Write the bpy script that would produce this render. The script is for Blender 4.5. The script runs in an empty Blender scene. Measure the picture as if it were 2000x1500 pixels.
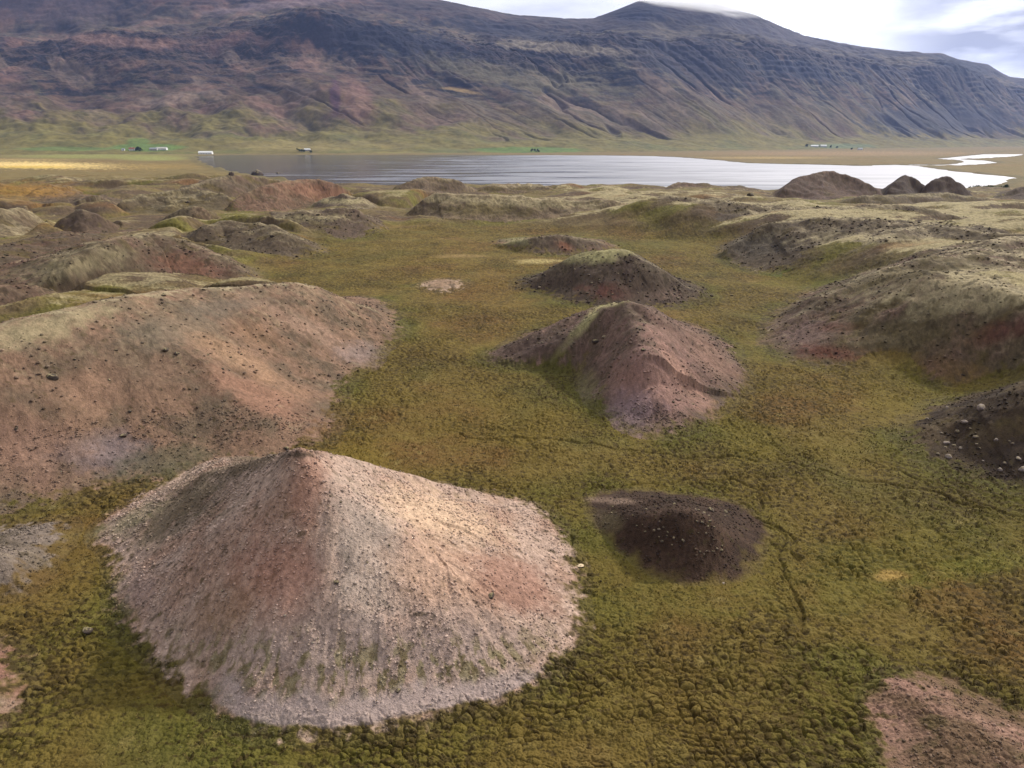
import bpy, math, random, time
import numpy as np
from mathutils import Vector
T0 = time.time()
R = math.radians
random.seed(7)
sc = bpy.context.scene
col = sc.collection

# ------------------------------------------------------------------ camera
CAM_H = 30.0; FPX = 1350.0; PITCH = 19.5
cam = bpy.data.cameras.new('camera'); co = bpy.data.objects.new('camera', cam); col.objects.link(co)
co.location = (0, 0, CAM_H); co.rotation_euler = (R(90 - PITCH), 0, 0)
cam.sensor_width = 36; cam.lens = 36 * FPX / 2000; cam.clip_start = 0.5; cam.clip_end = 60000
sc.camera = co
# ------------------------------------------------------------------ light
SUN_AZ, SUN_EL = 47.0, 36.0          # azimuth from +Y (view direction) towards +X
sd = Vector((math.sin(R(SUN_AZ)) * math.cos(R(SUN_EL)), math.cos(R(SUN_AZ)) * math.cos(R(SUN_EL)), math.sin(R(SUN_EL))))
sun = bpy.data.lights.new('sun', 'SUN'); sun.energy = 3.4; sun.angle = R(3); sun.color = (1.0, .93, .82)
so = bpy.data.objects.new('sun', sun); col.objects.link(so); so.rotation_euler = sd.to_track_quat('Z', 'Y').to_euler()
world = bpy.data.worlds.new('World'); sc.world = world; world.use_nodes = True
wt = world.node_tree; wt.nodes.clear()
def wn(t, **k):
    n = wt.nodes.new(t)
    for a, b in k.items(): setattr(n, a, b)
    return n
sky = wn('ShaderNodeTexSky', sky_type='NISHITA'); sky.sun_disc = False; sky.sun_elevation = R(SUN_EL); sky.sun_rotation = R(SUN_AZ)
tc = wn('ShaderNodeTexCoord')
mp = wn('ShaderNodeMapping'); mp.inputs['Scale'].default_value = (1.6, 1.6, 6.5); mp.inputs['Location'].default_value = (3.1, 1.2, .4)
ns = wn('ShaderNodeTexNoise'); ns.inputs['Scale'].default_value = 1.5; ns.inputs['Detail'].default_value = 7; ns.inputs['Roughness'].default_value = .5
wt.links.new(tc.outputs['Generated'], mp.inputs[0]); wt.links.new(mp.outputs[0], ns.inputs['Vector'])
cr = wn('ShaderNodeValToRGB')
cr.color_ramp.elements[0].position = .34; cr.color_ramp.elements[0].color = (.52, .54, .68, 1)
cr.color_ramp.elements[1].position = .50; cr.color_ramp.elements[1].color = (1.18, 1.18, 1.20, 1)
wt.links.new(ns.outputs[0], cr.inputs[0])
# brighter towards the hidden sun
dt = wn('ShaderNodeVectorMath', operation='DOT_PRODUCT'); dt.inputs[1].default_value = sd
wt.links.new(tc.outputs['Generated'], dt.inputs[0])
mr = wn('ShaderNodeMapRange'); mr.inputs[1].default_value = -1; mr.inputs[2].default_value = 1; mr.inputs[3].default_value = .16; mr.inputs[4].default_value = 1.42
wt.links.new(dt.outputs['Value'], mr.inputs[0])
mxm = wn('ShaderNodeMath', operation='MAXIMUM'); mxm.inputs[1].default_value = 0; wt.links.new(dt.outputs['Value'], mxm.inputs[0])
pw_ = wn('ShaderNodeMath', operation='POWER'); pw_.inputs[1].default_value = 7; wt.links.new(mxm.outputs[0], pw_.inputs[0])
ma_ = wn('ShaderNodeMath', operation='MULTIPLY_ADD'); ma_.inputs[1].default_value = 2.2; wt.links.new(pw_.outputs[0], ma_.inputs[0]); wt.links.new(mr.outputs[0], ma_.inputs[2])
mu = wn('ShaderNodeVectorMath', operation='SCALE'); wt.links.new(cr.outputs[0], mu.inputs[0]); wt.links.new(ma_.outputs[0], mu.inputs['Scale'])
bk = wn('ShaderNodeVectorMath', operation='DOT_PRODUCT'); bk.inputs[1].default_value = Vector((.70, 1.11, .125)).normalized()
wt.links.new(tc.outputs['Generated'], bk.inputs[0])
br = wn('ShaderNodeMapRange'); br.inputs[1].default_value = .9925; br.inputs[2].default_value = .9995; br.inputs[3].default_value = 0; br.inputs[4].default_value = 1
wt.links.new(bk.outputs['Value'], br.inputs[0])
mp2 = wn('ShaderNodeMapping'); mp2.inputs['Scale'].default_value = (5, 5, 22); wt.links.new(tc.outputs['Generated'], mp2.inputs[0])
n2_ = wn('ShaderNodeTexNoise'); n2_.inputs['Scale'].default_value = 1.6; n2_.inputs['Detail'].default_value = 6; wt.links.new(mp2.outputs[0], n2_.inputs['Vector'])
br2 = wn('ShaderNodeMapRange'); br2.inputs[1].default_value = .38; br2.inputs[2].default_value = .58; wt.links.new(n2_.outputs[0], br2.inputs[0])
bm = wn('ShaderNodeMath', operation='MULTIPLY'); wt.links.new(br.outputs[0], bm.inputs[0]); wt.links.new(br2.outputs[0], bm.inputs[1])
cm2 = wn('ShaderNodeMix', data_type='RGBA'); wt.links.new(bm.outputs[0], cm2.inputs[0]); cm2.inputs[7].default_value = (.58, .60, .80, 1)
sk = wn('ShaderNodeVectorMath', operation='SCALE'); sk.inputs['Scale'].default_value = .10; wt.links.new(sky.outputs[0], sk.inputs[0])
mx = wn('ShaderNodeMix', data_type='RGBA'); mx.inputs[0].default_value = .86
wt.links.new(sk.outputs[0], mx.inputs[6]); wt.links.new(mu.outputs[0], cm2.inputs[6]); wt.links.new(cm2.outputs[2], mx.inputs[7])
bg = wn('ShaderNodeBackground'); bg.inputs[1].default_value = .84
wt.links.new(mx.outputs[2], bg.inputs[0]); wo = wn('ShaderNodeOutputWorld'); wt.links.new(bg.outputs[0], wo.inputs[0])
sc.view_settings.view_transform = 'Standard'; sc.view_settings.look = 'None'
sc.cycles.volume_bounces = 3
sc.view_settings.exposure = 0.0; sc.view_settings.gamma = 1

# ------------------------------------------------------------------ helpers
SP, CP = math.sin(R(PITCH)), math.cos(R(PITCH))
def ray(u, v):
    a = (u - 1000) / FPX; b = (750 - v) / FPX
    return a, CP + b * SP, -SP + b * CP
def P(u, v, z=0.0):                    # point where the sight line meets level z
    a, dy, dz = ray(u, v); t = (z - CAM_H) / dz
    return (a * t, dy * t)
def PY(u, v, Y):                       # point on the sight line at depth Y
    a, dy, dz = ray(u, v); t = Y / dy
    return (a * t, Y, CAM_H + dz * t)
def project(X, Y, Z):
    d = Y * CP - (Z - CAM_H) * SP; up = Y * SP + (Z - CAM_H) * CP
    return 1000 + FPX * X / d, 750 - FPX * up / d
def sstep(a, b, x):
    t = np.clip((x - a) / (b - a), 0, 1); return t * t * (3 - 2 * t)
def hsh(ix, iy, seed):
    h = (ix.astype(np.int64) * 374761393 + iy.astype(np.int64) * 668265263 + seed * 974634777) & 0xffffffff
    h = ((h ^ (h >> 13)) * 1274126177) & 0xffffffff
    h = ((h ^ (h >> 16)) * 2246822519) & 0xffffffff
    return ((h ^ (h >> 15)) & 0xffffff) / float(0xffffff)
def vn(x, y, seed=0):
    ix = np.floor(x); iy = np.floor(y); fx = x - ix; fy = y - iy
    fx = fx * fx * fx * (fx * (fx * 6 - 15) + 10); fy = fy * fy * fy * (fy * (fy * 6 - 15) + 10)
    ix = ix.astype(np.int64); iy = iy.astype(np.int64)
    a = hsh(ix, iy, seed); b = hsh(ix + 1, iy, seed); c = hsh(ix, iy + 1, seed); d = hsh(ix + 1, iy + 1, seed)
    return (a + (b - a) * fx) * (1 - fy) + (c + (d - c) * fx) * fy
G2 = np.stack([np.cos(np.arange(64) * 2 * np.pi / 64), np.sin(np.arange(64) * 2 * np.pi / 64)], 1)
def pn(x, y, seed=0):                  # gradient noise, -1..1
    x0 = np.floor(x); y0 = np.floor(y); fx = x - x0; fy = y - y0; ix = x0.astype(np.int64); iy = y0.astype(np.int64)
    def g(dx, dy):
        k = (hsh(ix + dx, iy + dy, seed) * 63.99).astype(np.int64)
        return G2[k, 0] * (fx - dx) + G2[k, 1] * (fy - dy)
    sx = fx * fx * fx * (fx * (fx * 6 - 15) + 10); sy = fy * fy * fy * (fy * (fy * 6 - 15) + 10)
    a, b, c, d = g(0, 0), g(1, 0), g(0, 1), g(1, 1)
    return ((a + (b - a) * sx) * (1 - sy) + (c + (d - c) * sx) * sy) * 1.5
def fbm(x, y, o=4, seed=0, g=.5):      # about -1..1
    s = 0; a = 1; n = 0
    for k in range(o):
        s = s + a * pn(x, y, seed + k * 17); n += a; a *= g
        x, y = x * 1.62 + y * 1.22 + 13.7, y * 1.62 - x * 1.22 + 5.1
    return s / n * 1.4
def ridged(x, y, o=4, seed=0, g=.5):
    s = 0; a = 1; n = 0
    for k in range(o):
        s = s + a * (1 - np.abs(vn(x, y, seed + k * 31) * 2 - 1) * 1.6); n += a; a *= g; x = x * 2.03 + 7.1; y = y * 2.03 + 3.3
    return s / n
def worley(x, y, seed=0):
    ix = np.floor(x).astype(np.int64); iy = np.floor(y).astype(np.int64)
    f1 = np.full(x.shape, 9.0); f2 = np.full(x.shape, 9.0); idv = np.zeros(x.shape)
    for dx in (-1, 0, 1):
        for dy in (-1, 0, 1):
            cx = ix + dx; cy = iy + dy
            px = cx + .12 + .76 * hsh(cx, cy, seed); py = cy + .12 + .76 * hsh(cx, cy, seed + 5)
            d = (x - px) ** 2 + (y - py) ** 2
            near = d < f1
            f2 = np.where(near, f1, np.minimum(f2, d)); idv = np.where(near, hsh(cx, cy, seed + 9), idv); f1 = np.where(near, d, f1)
    return np.sqrt(f1), np.sqrt(f2), idv
def poly_dist(px, py, poly):           # signed (inside +) distance and arc length of the nearest outline point
    n = len(poly); best = np.full(px.shape, 1e18); arc = np.zeros(px.shape); ins = np.zeros(px.shape, bool); L = 0
    for i in range(n):
        ax, ay = poly[i]; bx, by = poly[(i + 1) % n]; ex, ey = bx - ax, by - ay; l2 = ex * ex + ey * ey + 1e-9; l = math.sqrt(l2)
        t = np.clip(((px - ax) * ex + (py - ay) * ey) / l2, 0, 1)
        d = (px - ax - t * ex) ** 2 + (py - ay - t * ey) ** 2
        m = d < best; best = np.where(m, d, best); arc = np.where(m, L + t * l, arc); L += l
        c = ((ay > py) != (by > py)) & (px < (bx - ax) * (py - ay) / ((by - ay) if by != ay else 1e-9) + ax); ins ^= c
    d = np.sqrt(best)
    return np.where(ins, d, -d), arc
def line_dist(px, py, pts):            # distance to polyline, value interpolated along it
    best = np.full(px.shape, 1e18); val = np.zeros(px.shape)
    if len(pts) == 1: pts = [pts[0], (pts[0][0] + .01, pts[0][1], pts[0][2])]
    for i in range(len(pts) - 1):
        ax, ay, av = pts[i]; bx, by, bv = pts[i + 1]; ex, ey = bx - ax, by - ay; l2 = ex * ex + ey * ey + 1e-9
        t = np.clip(((px - ax) * ex + (py - ay) * ey) / l2, 0, 1)
        d = (px - ax - t * ex) ** 2 + (py - ay - t * ey) ** 2
        m = d < best; best = np.where(m, d, best); val = np.where(m, av + (bv - av) * t, val)
    return np.sqrt(best), val
def smooth_poly(pts, it=2):
    for _ in range(it):
        q = []
        for i in range(len(pts)):
            a = pts[i]; b = pts[(i + 1) % len(pts)]
            q.append((.75 * a[0] + .25 * b[0], .75 * a[1] + .25 * b[1])); q.append((.25 * a[0] + .75 * b[0], .25 * a[1] + .75 * b[1]))
        pts = q
    return pts
def s2l(r, g, b):
    return np.array([((c / 255) / 12.92 if c < 10 else ((c / 255 + .055) / 1.055) ** 2.4) for c in (r, g, b)])
def tag(o, label, cat, kind=None, group=None):
    o['label'] = label; o['category'] = cat
    if kind: o['kind'] = kind
    if group: o['group'] = group
    return o
def mesh_np(name, V, F, material, C=None, smooth=True, attrs=None):
    me = bpy.data.meshes.new(name); k = F.shape[1]
    me.vertices.add(len(V)); me.vertices.foreach_set('co', np.ascontiguousarray(V, dtype=np.float32).ravel())
    me.loops.add(F.size); me.loops.foreach_set('vertex_index', np.ascontiguousarray(F, dtype=np.int32).ravel())
    me.polygons.add(len(F)); me.polygons.foreach_set('loop_start', np.arange(0, F.size, k, dtype=np.int32))
    if smooth: me.polygons.foreach_set('use_smooth', np.ones(len(F), dtype=bool))
    me.update(calc_edges=True)
    if C is not None:
        at = me.color_attributes.new('tint', 'FLOAT_COLOR', 'POINT')
        c4 = np.ones((len(V), 4), np.float32); c4[:, :C.shape[1]] = C; at.data.foreach_set('color', c4.ravel())
    for an, av in (attrs or {}).items():
        at = me.attributes.new(an, 'FLOAT', 'POINT'); at.data.foreach_set('value', np.ascontiguousarray(av, dtype=np.float32))
    me.materials.append(material)
    o = bpy.data.objects.new(name, me); col.objects.link(o)
    return o
def submesh(V, F, C, A, keep):
    f = F[keep]; used = np.unique(f); remap = np.full(len(V), -1, np.int64); remap[used] = np.arange(len(used))
    return V[used], remap[f], C[used], {k: a[used] for k, a in A.items()}

# ------------------------------------------------------------------ materials
def new_mat(name):
    m = bpy.data.materials.new(name); m.use_nodes = True; nt = m.node_tree; nt.nodes.clear()
    out = nt.nodes.new('ShaderNodeOutputMaterial'); b = nt.nodes.new('ShaderNodeBsdfPrincipled'); nt.links.new(b.outputs[0], out.inputs[0])
    b.inputs['Specular IOR Level'].default_value = .15; b.inputs['Roughness'].default_value = .95
    return m, nt, b
def N(nt, t, ins=None, **k):
    n = nt.nodes.new(t)
    for a, b in k.items(): setattr(n, a, b)
    for a, b in (ins or {}).items():
        if isinstance(b, bpy.types.NodeSocket): nt.links.new(b, n.inputs[a])
        else: n.inputs[a].default_value = b
    return n
def terrain_mat(name, s1, s2, amp, bump, bs, dist):
    m, nt, b = new_mat(name)
    at = N(nt, 'ShaderNodeAttribute', attribute_name='tint')
    g = N(nt, 'ShaderNodeNewGeometry')
    n1 = N(nt, 'ShaderNodeTexNoise', {'Vector': g.outputs['Position'], 'Scale': s1, 'Detail': 5.0, 'Roughness': .7})
    n2 = N(nt, 'ShaderNodeTexNoise', {'Vector': g.outputs['Position'], 'Scale': s2, 'Detail': 3.0, 'Roughness': .6})
    ad = N(nt, 'ShaderNodeMath', {0: n1.outputs[0], 1: n2.outputs[0]}, operation='ADD')
    r = N(nt, 'ShaderNodeMapRange', {0: ad.outputs[0], 1: .6, 2: 1.4, 3: 1 - amp, 4: 1 + amp})
    sc_ = N(nt, 'ShaderNodeVectorMath', {0: at.outputs['Color'], 'Scale': r.outputs[0]}, operation='SCALE')
    nt.links.new(sc_.outputs[0], b.inputs['Base Color'])
    n3 = N(nt, 'ShaderNodeTexNoise', {'Vector': g.outputs['Position'], 'Scale': bs, 'Detail': 4.0, 'Roughness': .65})
    bp = N(nt, 'ShaderNodeBump', {'Height': n3.outputs[0], 'Strength': bump, 'Distance': dist})
    nt.links.new(bp.outputs[0], b.inputs['Normal'])
    return m
M_ground = terrain_mat('moor_ground', 5.0, 24.0, .42, .8, 9.0, .12)
M_mtn = terrain_mat('mountain_rock', .014, .07, .42, .4, .05, 5.0)
M_stone = terrain_mat('loose_stone', 4.0, 20.0, .30, .5, 14.0, .03)
def plain(name, rgb, rough=.8, var=.12, scale=2.0):
    m, nt, b = new_mat(name); g = N(nt, 'ShaderNodeNewGeometry')
    n1 = N(nt, 'ShaderNodeTexNoise', {'Vector': g.outputs['Position'], 'Scale': scale, 'Detail': 3.0})
    r = N(nt, 'ShaderNodeMapRange', {0: n1.outputs[0], 1: .3, 2: .7, 3: 1 - var, 4: 1 + var})
    s_ = N(nt, 'ShaderNodeVectorMath', {0: tuple(rgb), 'Scale': r.outputs[0]}, operation='SCALE')
    nt.links.new(s_.outputs[0], b.inputs['Base Color']); b.inputs['Roughness'].default_value = rough
    return m

# ------------------------------------------------------------------ the mounds: foot outline and crest lines
LILAC = s2l(172, 144, 126); PINK = s2l(164, 128, 106); TAN = s2l(172, 144, 118); GREY = s2l(160, 146, 136)
BROWN = s2l(110, 88, 66); DARK = s2l(62, 46, 38); RED = s2l(120, 62, 50); LICH = s2l(160, 146, 108); LIME = s2l(166, 158, 104)
OLIVE = s2l(92, 78, 42); ROCKG = s2l(104, 92, 76)
H = []   # foot px, ridges px+h, base, second, lichen amount, vegetation amount, foot softness, label
def hill(foot, ridges, base, sec, lichen, veg, w, label, rill=.16, stones=.6, ext=1.9):
    H.append(dict(foot=smooth_poly([P(*p) for p in foot]), ridges=[[P(u, v, h) + (h,) for u, v, h in r] for r in ridges],
                  base=base, sec=sec, lichen=lichen, veg=veg, w=w, label=label, rill=rill, stones=stones, ext=ext))
hill([(222,1190),(262,1262),(352,1318),(430,1400),(560,1425),(760,1425),(930,1390),(1060,1335),(1120,1230),(1135,1110),(1090,1010),(1010,975),(850,950),(700,925),(600,915),(480,885),(380,905),(172,1035),(226,1090)],
     [[(230,1015,1.0),(400,930,3.8),(520,894,8.0),(588,876,11.2),(655,898,8.8),(800,930,5.0),(980,970,1.5)],[(588,876,11.2),(640,950,8.4)]],
     LILAC, PINK, .08, .10, .12, 'large pale pink and lilac gravel cone in the lower left foreground', .17, 1.6)
hill([(-300,1080),(0,1000),(150,962),(300,935),(430,905),(520,908),(600,882),(650,810),(680,740),(750,690),(785,640),(760,590),(700,578),(540,595),(350,612),(100,655),(-300,760)],
     [[(-300,725,11),(0,640,11.8),(200,598,11.8),(350,571,11.2),(540,553,9.8),(620,558,8.0),(700,590,4.5)]],
     s2l(130,99,76), s2l(106,88,68), .8, .12, .45, 'broad reddish brown gravel hill behind the pale cone on the left', .12, .9)
hill([(940,700),(1000,714),(1090,722),(1150,745),(1175,790),(1225,835),(1290,847),(1365,825),(1415,790),(1450,750),(1445,700),(1400,655),(1300,625),(1180,620),(1060,640)],
     [[(1000,682,2.2),(1090,628,6.4),(1180,582,9.6),(1220,572,10.6),(1262,590,9.6),(1340,640,6.0),(1410,690,2.6)],[(1220,572,10.6),(1246,640,8.2),(1252,674,7.2),(1268,740,3.8)]],
     s2l(96,78,64), s2l(120,92,80), .22, .18, .15, 'pointed mound in the middle of the meadow with a pink gravel nose', .35, 1.6)
hill([(1005,545),(1012,568),(1060,578),(1130,600),(1230,605),(1340,598),(1378,580),(1372,562),(1330,540),(1200,528),(1080,530)],
     [[(1050,535,3.0),(1120,498,7.0),(1190,489,8.2),(1230,492,8.0),(1290,520,5.6),(1340,556,2.2)]],
     s2l(82,68,52), DARK, .5, .2, .3, 'rocky dark mound with a pale lichen cap behind the pointed mound', .3, 1.6)
hill([(812,558),(850,572),(902,564),(912,548),(860,542)], [[(845,553,.8),(885,551,.8)]], s2l(140,112,84), TAN, .1, .1, .5, 'tiny bare gravel hump in the upper meadow', .1, .4)
hill([(945,468),(985,488),(1080,503),(1180,495),(1215,486),(1190,468),(1080,462)], [[(975,467,2.5),(1030,459,4.5),(1120,460,4.4),(1170,470,2.4)]],
     s2l(100,84,64), s2l(124,92,70), .5, .2, .35, 'low speckled mound with a red streak at the head of the meadow')
hill([(1160,985),(1180,1030),(1230,1080),(1290,1120),(1370,1138),(1445,1115),(1475,1060),(1462,1018),(1430,985),(1300,965),(1200,968)],
     [[(1225,985,3.0),(1290,982,4.4),(1330,984,4.6),(1390,994,4.1),(1425,1020,2.8)]],
     s2l(64,47,36), s2l(78,57,43), .0, .10, .15, 'small very dark brown stony mound right of the pale cone', .2, 1.6)
hill([(1490,640),(1515,698),(1610,722),(1740,722),(1850,770),(1960,765),(2200,850),(2700,900),(2700,520),(2300,480),(2000,500),(1800,522),(1620,555),(1540,590)],
     [[(1540,622,2.6),(1620,578,5.4),(1720,548,7.8),(1850,524,9),(2000,500,10),(2400,480,10)],[(1720,548,7.8),(1850,588,8.0),(2000,618,8.6),(2300,700,9.5)]],
     s2l(92,78,54), s2l(108,82,66), .85, .5, .35, 'wide mossy upland shoulder filling the right side', .3, .9)
hill([(1772,850),(1795,900),(1850,925),(1930,938),(2050,985),(2300,1080),(2700,1200),(2700,850),(2200,790),(2000,775),(1900,780),(1830,800)],
     [[(1830,822,2.2),(1900,785,4.4),(1980,758,6.2),(2120,720,8.4),(2400,760,10)]],
     s2l(60,47,36), s2l(84,68,46), .12, .35, .3, 'dark stony slope at the right edge', .3, 1.3)
hill([(1395,492),(1435,524),(1560,548),(1650,556),(1800,560),(2100,590),(2700,650),(2700,480),(2200,470),(1900,462),(1700,452),(1500,455),(1420,468)],
     [[(1425,470,4.6),(1500,443,7.8),(1650,448,8.2),(1800,464,8.2),(2000,488,8.4),(2300,520,8.4)],[(1800,464,8.2),(1700,500,6.4)]],
     s2l(88,76,56), s2l(104,88,66), .9, .35, .35, 'long mossy ridge with a rocky left end above the hollow', .3, 1.0)
hill([(1185,430),(1240,452),(1350,468),(1480,478),(1700,480),(1900,480),(2300,480),(2300,430),(1900,425),(1500,415),(1250,415)],
     [[(1205,412,4.5),(1300,404,7),(1400,411,7),(1500,420,6.5),(1700,424,6.5),(2000,440,6.6)]],
     s2l(100,84,64), s2l(86,74,58), .85, .35, .4, 'distant mossy rise with a dark rocky face')
hill([(780,425),(860,442),(1000,440),(1190,440),(1320,420),(1300,402),(1050,400),(850,398),(800,405)],
     [[(800,402,5),(850,381,8.6),(950,383,8.6),(1060,393,7.0),(1230,398,6.5)]],
     s2l(128,108,80), s2l(100,84,60), .95, .3, .4, 'pale lichen covered rise beyond the top of the meadow')
hill([(730,385),(770,402),(850,405),(930,392),(955,378),(900,370),(780,372)],
     [[(765,368,7),(830,352,10),(900,356,9),(940,374,3)]], s2l(104,88,64), s2l(118,96,76), .6, .4, .4, 'round topped pale green mound near the lake shore')
hill([(590,412),(640,425),(720,430),(760,415),(700,402),(620,402)], [[(605,398,3.5),(650,388,5.5),(700,391,5.2),(735,405,3.0)]],
     s2l(96,82,66), s2l(110,92,72), .9, .3, .5, 'low mound with a flat pale lichen top')
hill([(440,440),(560,462),(650,472),(730,464),(775,442),(740,428),(640,425),(480,425)], [[(470,432,4.0),(540,424,5.2),(620,412,6.4),(700,418,5.4),(750,440,2.0)]],
     s2l(100,82,66), s2l(92,78,60), .7, .35, .4, 'grey brown mound with whitish moss crest left of the upper meadow')
hill([(420,420),(520,432),(620,414),(680,405),(740,392),(700,380),(560,372),(440,385)], [[(440,392,6),(510,368,9.6),(600,357,10.5),(660,362,9.6),(715,380,5)]],
     s2l(132,100,76), s2l(104,84,58), .35, .35, .45, 'smooth reddish brown hill near the left end of the lake')
hill([(-300,650),(0,612),(100,598),(300,572),(520,552),(500,525),(400,490),(300,478),(100,505),(-300,600)],
     [[(-300,600,9),(0,535,9.2),(150,490,9.2),(280,464,8.8),(350,472,7.6),(430,502,4.6),(490,538,1.5)]],
     s2l(100,86,60), s2l(110,78,62), .55, .4, .45, 'rounded green grey hill with a rusty flank on the left')
hill([(330,480),(420,505),(540,512),(640,498),(645,484),(560,458),(440,448),(350,455)], [[(340,458,5.0),(430,436,6.4),(500,438,6.2),(570,460,4.6),(625,488,1.6)]],
     s2l(98,84,62), s2l(86,74,56), .55, .4, .45, 'green brown ridge end reaching into the upper meadow')
hill([(-300,585),(0,548),(100,520),(300,462),(330,452),(270,440),(100,475),(-300,540)],
     [[(-300,535,8),(0,496,8.4),(100,463,8.4),(200,436,8.2),(245,430,8.0),(300,446,4.0)]], s2l(92,78,60), s2l(106,78,60), .6, .4, .4, 'long pale crested ridge running in from the left edge')
hill([(80,455),(150,475),(230,462),(245,445),(200,420),(110,418)], [[(95,430,5),(150,409,8),(195,414,7.2),(228,436,3.0)]], s2l(90,74,60), s2l(104,84,62), .3, .35, .4, 'dark round mound on the far left')
hill([(-200,480),(0,490),(80,470),(110,430),(60,412),(-200,420)], [[(-200,415,8),(0,413,8.0),(55,408,7.2),(90,430,3)]], s2l(108,92,66), LICH, .8, .4, .4, 'whitish mossy mound at the far left edge')
hill([(45,388),(90,402),(160,398),(180,382),(130,372),(60,374)], [[(65,375,3.5),(110,359,5.4),(150,362,5.0),(168,376,2)]], s2l(112,88,70), s2l(90,76,56), .3, .3, .4, 'flat topped brown mound far off on the left')
hill([(130,362),(175,372),(225,362),(200,352),(150,352)], [[(150,355,3),(185,346,4.4),(210,352,3)]], s2l(98,82,60), OLIVE, .2, .3, .4, 'small green brown hump beside the far track')
hill([(200,420),(330,440),(460,425),(480,400),(400,382),(240,388)], [[(220,398,5),(280,378,7.4),(380,372,8),(450,384,6.4)],[(380,372,8),(360,400,4)]], s2l(96,84,58), OLIVE, .6, .5, .4, 'olive hill with a hollow face in the left distance')
hill([(290,392),(400,400),(560,380),(640,365),(560,352),(400,356)], [[(310,372,6),(400,358,8),(500,350,8.4),(600,352,7)]], s2l(104,90,66), s2l(110,86,66), .6, .5, .4, 'low mossy rise at the left end of the lake')
hill([(1485,388),(1560,404),(1650,404),(1750,392),(1765,376),(1650,362),(1530,364)], [[(1522,370,6.5),(1562,347,11),(1612,338,12.8),(1665,346,11.2),(1730,371,6)]],
     s2l(92,72,60), s2l(106,84,68), .12, .25, .2, 'tall brown cone standing against the white water')
hill([(1695,384),(1750,398),(1810,396),(1830,376),(1770,364),(1705,370)], [[(1722,372,6),(1742,354,9.4),(1772,345,11),(1800,352,9.6),(1818,358,8)]], s2l(70,58,50), DARK, .05, .2, .25, 'dark stony cone, left one of the pair by the shore')
hill([(1775,388),(1830,400),(1900,394),(1925,378),(1870,364),(1790,368)], [[(1800,360,8),(1822,351,10),(1845,348,10.6),(1872,355,9.2),(1900,372,5)]], s2l(74,60,52), DARK, .05, .2, .25, 'dark stony cone, right one of the pair by the shore')
hill([(1280,372),(1340,384),(1430,384),(1475,374),(1440,360),(1320,360)], [[(1305,364,3.6),(1345,352,6),(1385,350,6.2),(1425,355,5.4),(1455,368,2.4)]], s2l(104,82,64), s2l(92,78,52), .3, .4, .35, 'low brown mound close to the shore in front of the water')
hill([(1240,360),(1270,372),(1315,366),(1320,356),(1280,350)], [[(1262,354,3.4),(1285,347,5)]], s2l(84,76,54), OLIVE, .2, .5, .4, 'small dark green hump on the lake shore')
hill([(1590,408),(1700,418),(1850,416),(1990,408),(1980,390),(1850,382),(1680,388)], [[(1640,396,3.6),(1740,384,5.6),(1850,379,6.2),(1930,392,3.6)]], s2l(100,88,58), s2l(96,80,62), .5, .6, .4, 'gentle mossy rise in front of the shore cones')
hill([(1920,392),(2000,402),(2200,402),(2200,370),(2000,366),(1950,374)], [[(1955,376,4),(2000,364,7),(2150,360,8)]], s2l(88,74,60), DARK, .2, .3, .35, 'brown mound cut by the right edge near the shore')
hill([(880,385),(960,394),(1060,394),(1110,380),(1060,366),(940,366)], [[(905,378,3.6),(960,364,6.2),(1040,362,6.2),(1090,374,4)]], s2l(120,100,72), s2l(96,80,58), .8, .5, .4, 'pale striped rise above the middle of the lake shore')
hill([(1080,386),(1180,394),(1290,388),(1260,372),(1140,370)], [[(1110,378,3),(1180,370,4.8),(1250,376,3.6)]], s2l(116,98,70), OLIVE, .7, .5, .4, 'flat pale rise left of the shore mounds')
hill([(-400,1040),(0,1035),(60,1028),(118,1022),(100,1080),(60,1135),(0,1165),(-400,1230)], [[(-400,1090,4.4),(0,1060,2.8),(60,1050,1.9)]], s2l(122,108,96), ROCKG, .2, .15, .3, 'grey stony mound cut by the left edge', .2, 1.2)
hill([(-400,1230),(0,1250),(42,1290),(38,1380),(0,1430),(-400,1480)], [[(-400,1330,2.6),(-20,1330,1.1)]], s2l(138,96,78), s2l(150,130,104), .1, .2, .4, 'reddish gravel hump cut by the lower left edge', .2, 1.0)
hill([(1700,1330),(1780,1318),(1880,1345),(2010,1415),(2250,1500),(2200,1750),(1800,1650),(1690,1450)], [[(1790,1365,.8),(1900,1420,1.3),(2100,1520,1.8)]], s2l(146,108,90), s2l(112,86,60), .05, .35, .5, 'low pinkish gravel patch in the lower right corner', .2, .8)
hill([(285,440),(360,456),(450,446),(460,420),(380,402),(300,412)], [[(305,425,4),(360,404,7.4),(430,410,6.2)]], s2l(104,90,62), s2l(116,92,68), .8, .4, .4, 'pale striped mound in the left distance before the smooth reddish hill')
hill([(30,408),(140,416),(265,408),(262,386),(100,382)], [[(65,398,5),(120,380,7.6),(190,375,8),(245,385,6)]], s2l(96,80,62), s2l(110,90,66), .5, .35, .4, 'low brown ridge behind the dark round mound on the far left')
hill([(-300,700),(0,645),(100,622),(190,592),(120,568),(0,562),(-300,600)], [[(-300,590,5),(0,563,4.6),(70,562,4.2),(140,580,2)]], s2l(118,92,70), s2l(104,76,56), .3, .4, .45, 'brown hump behind the reddish hill at the left edge')

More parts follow.
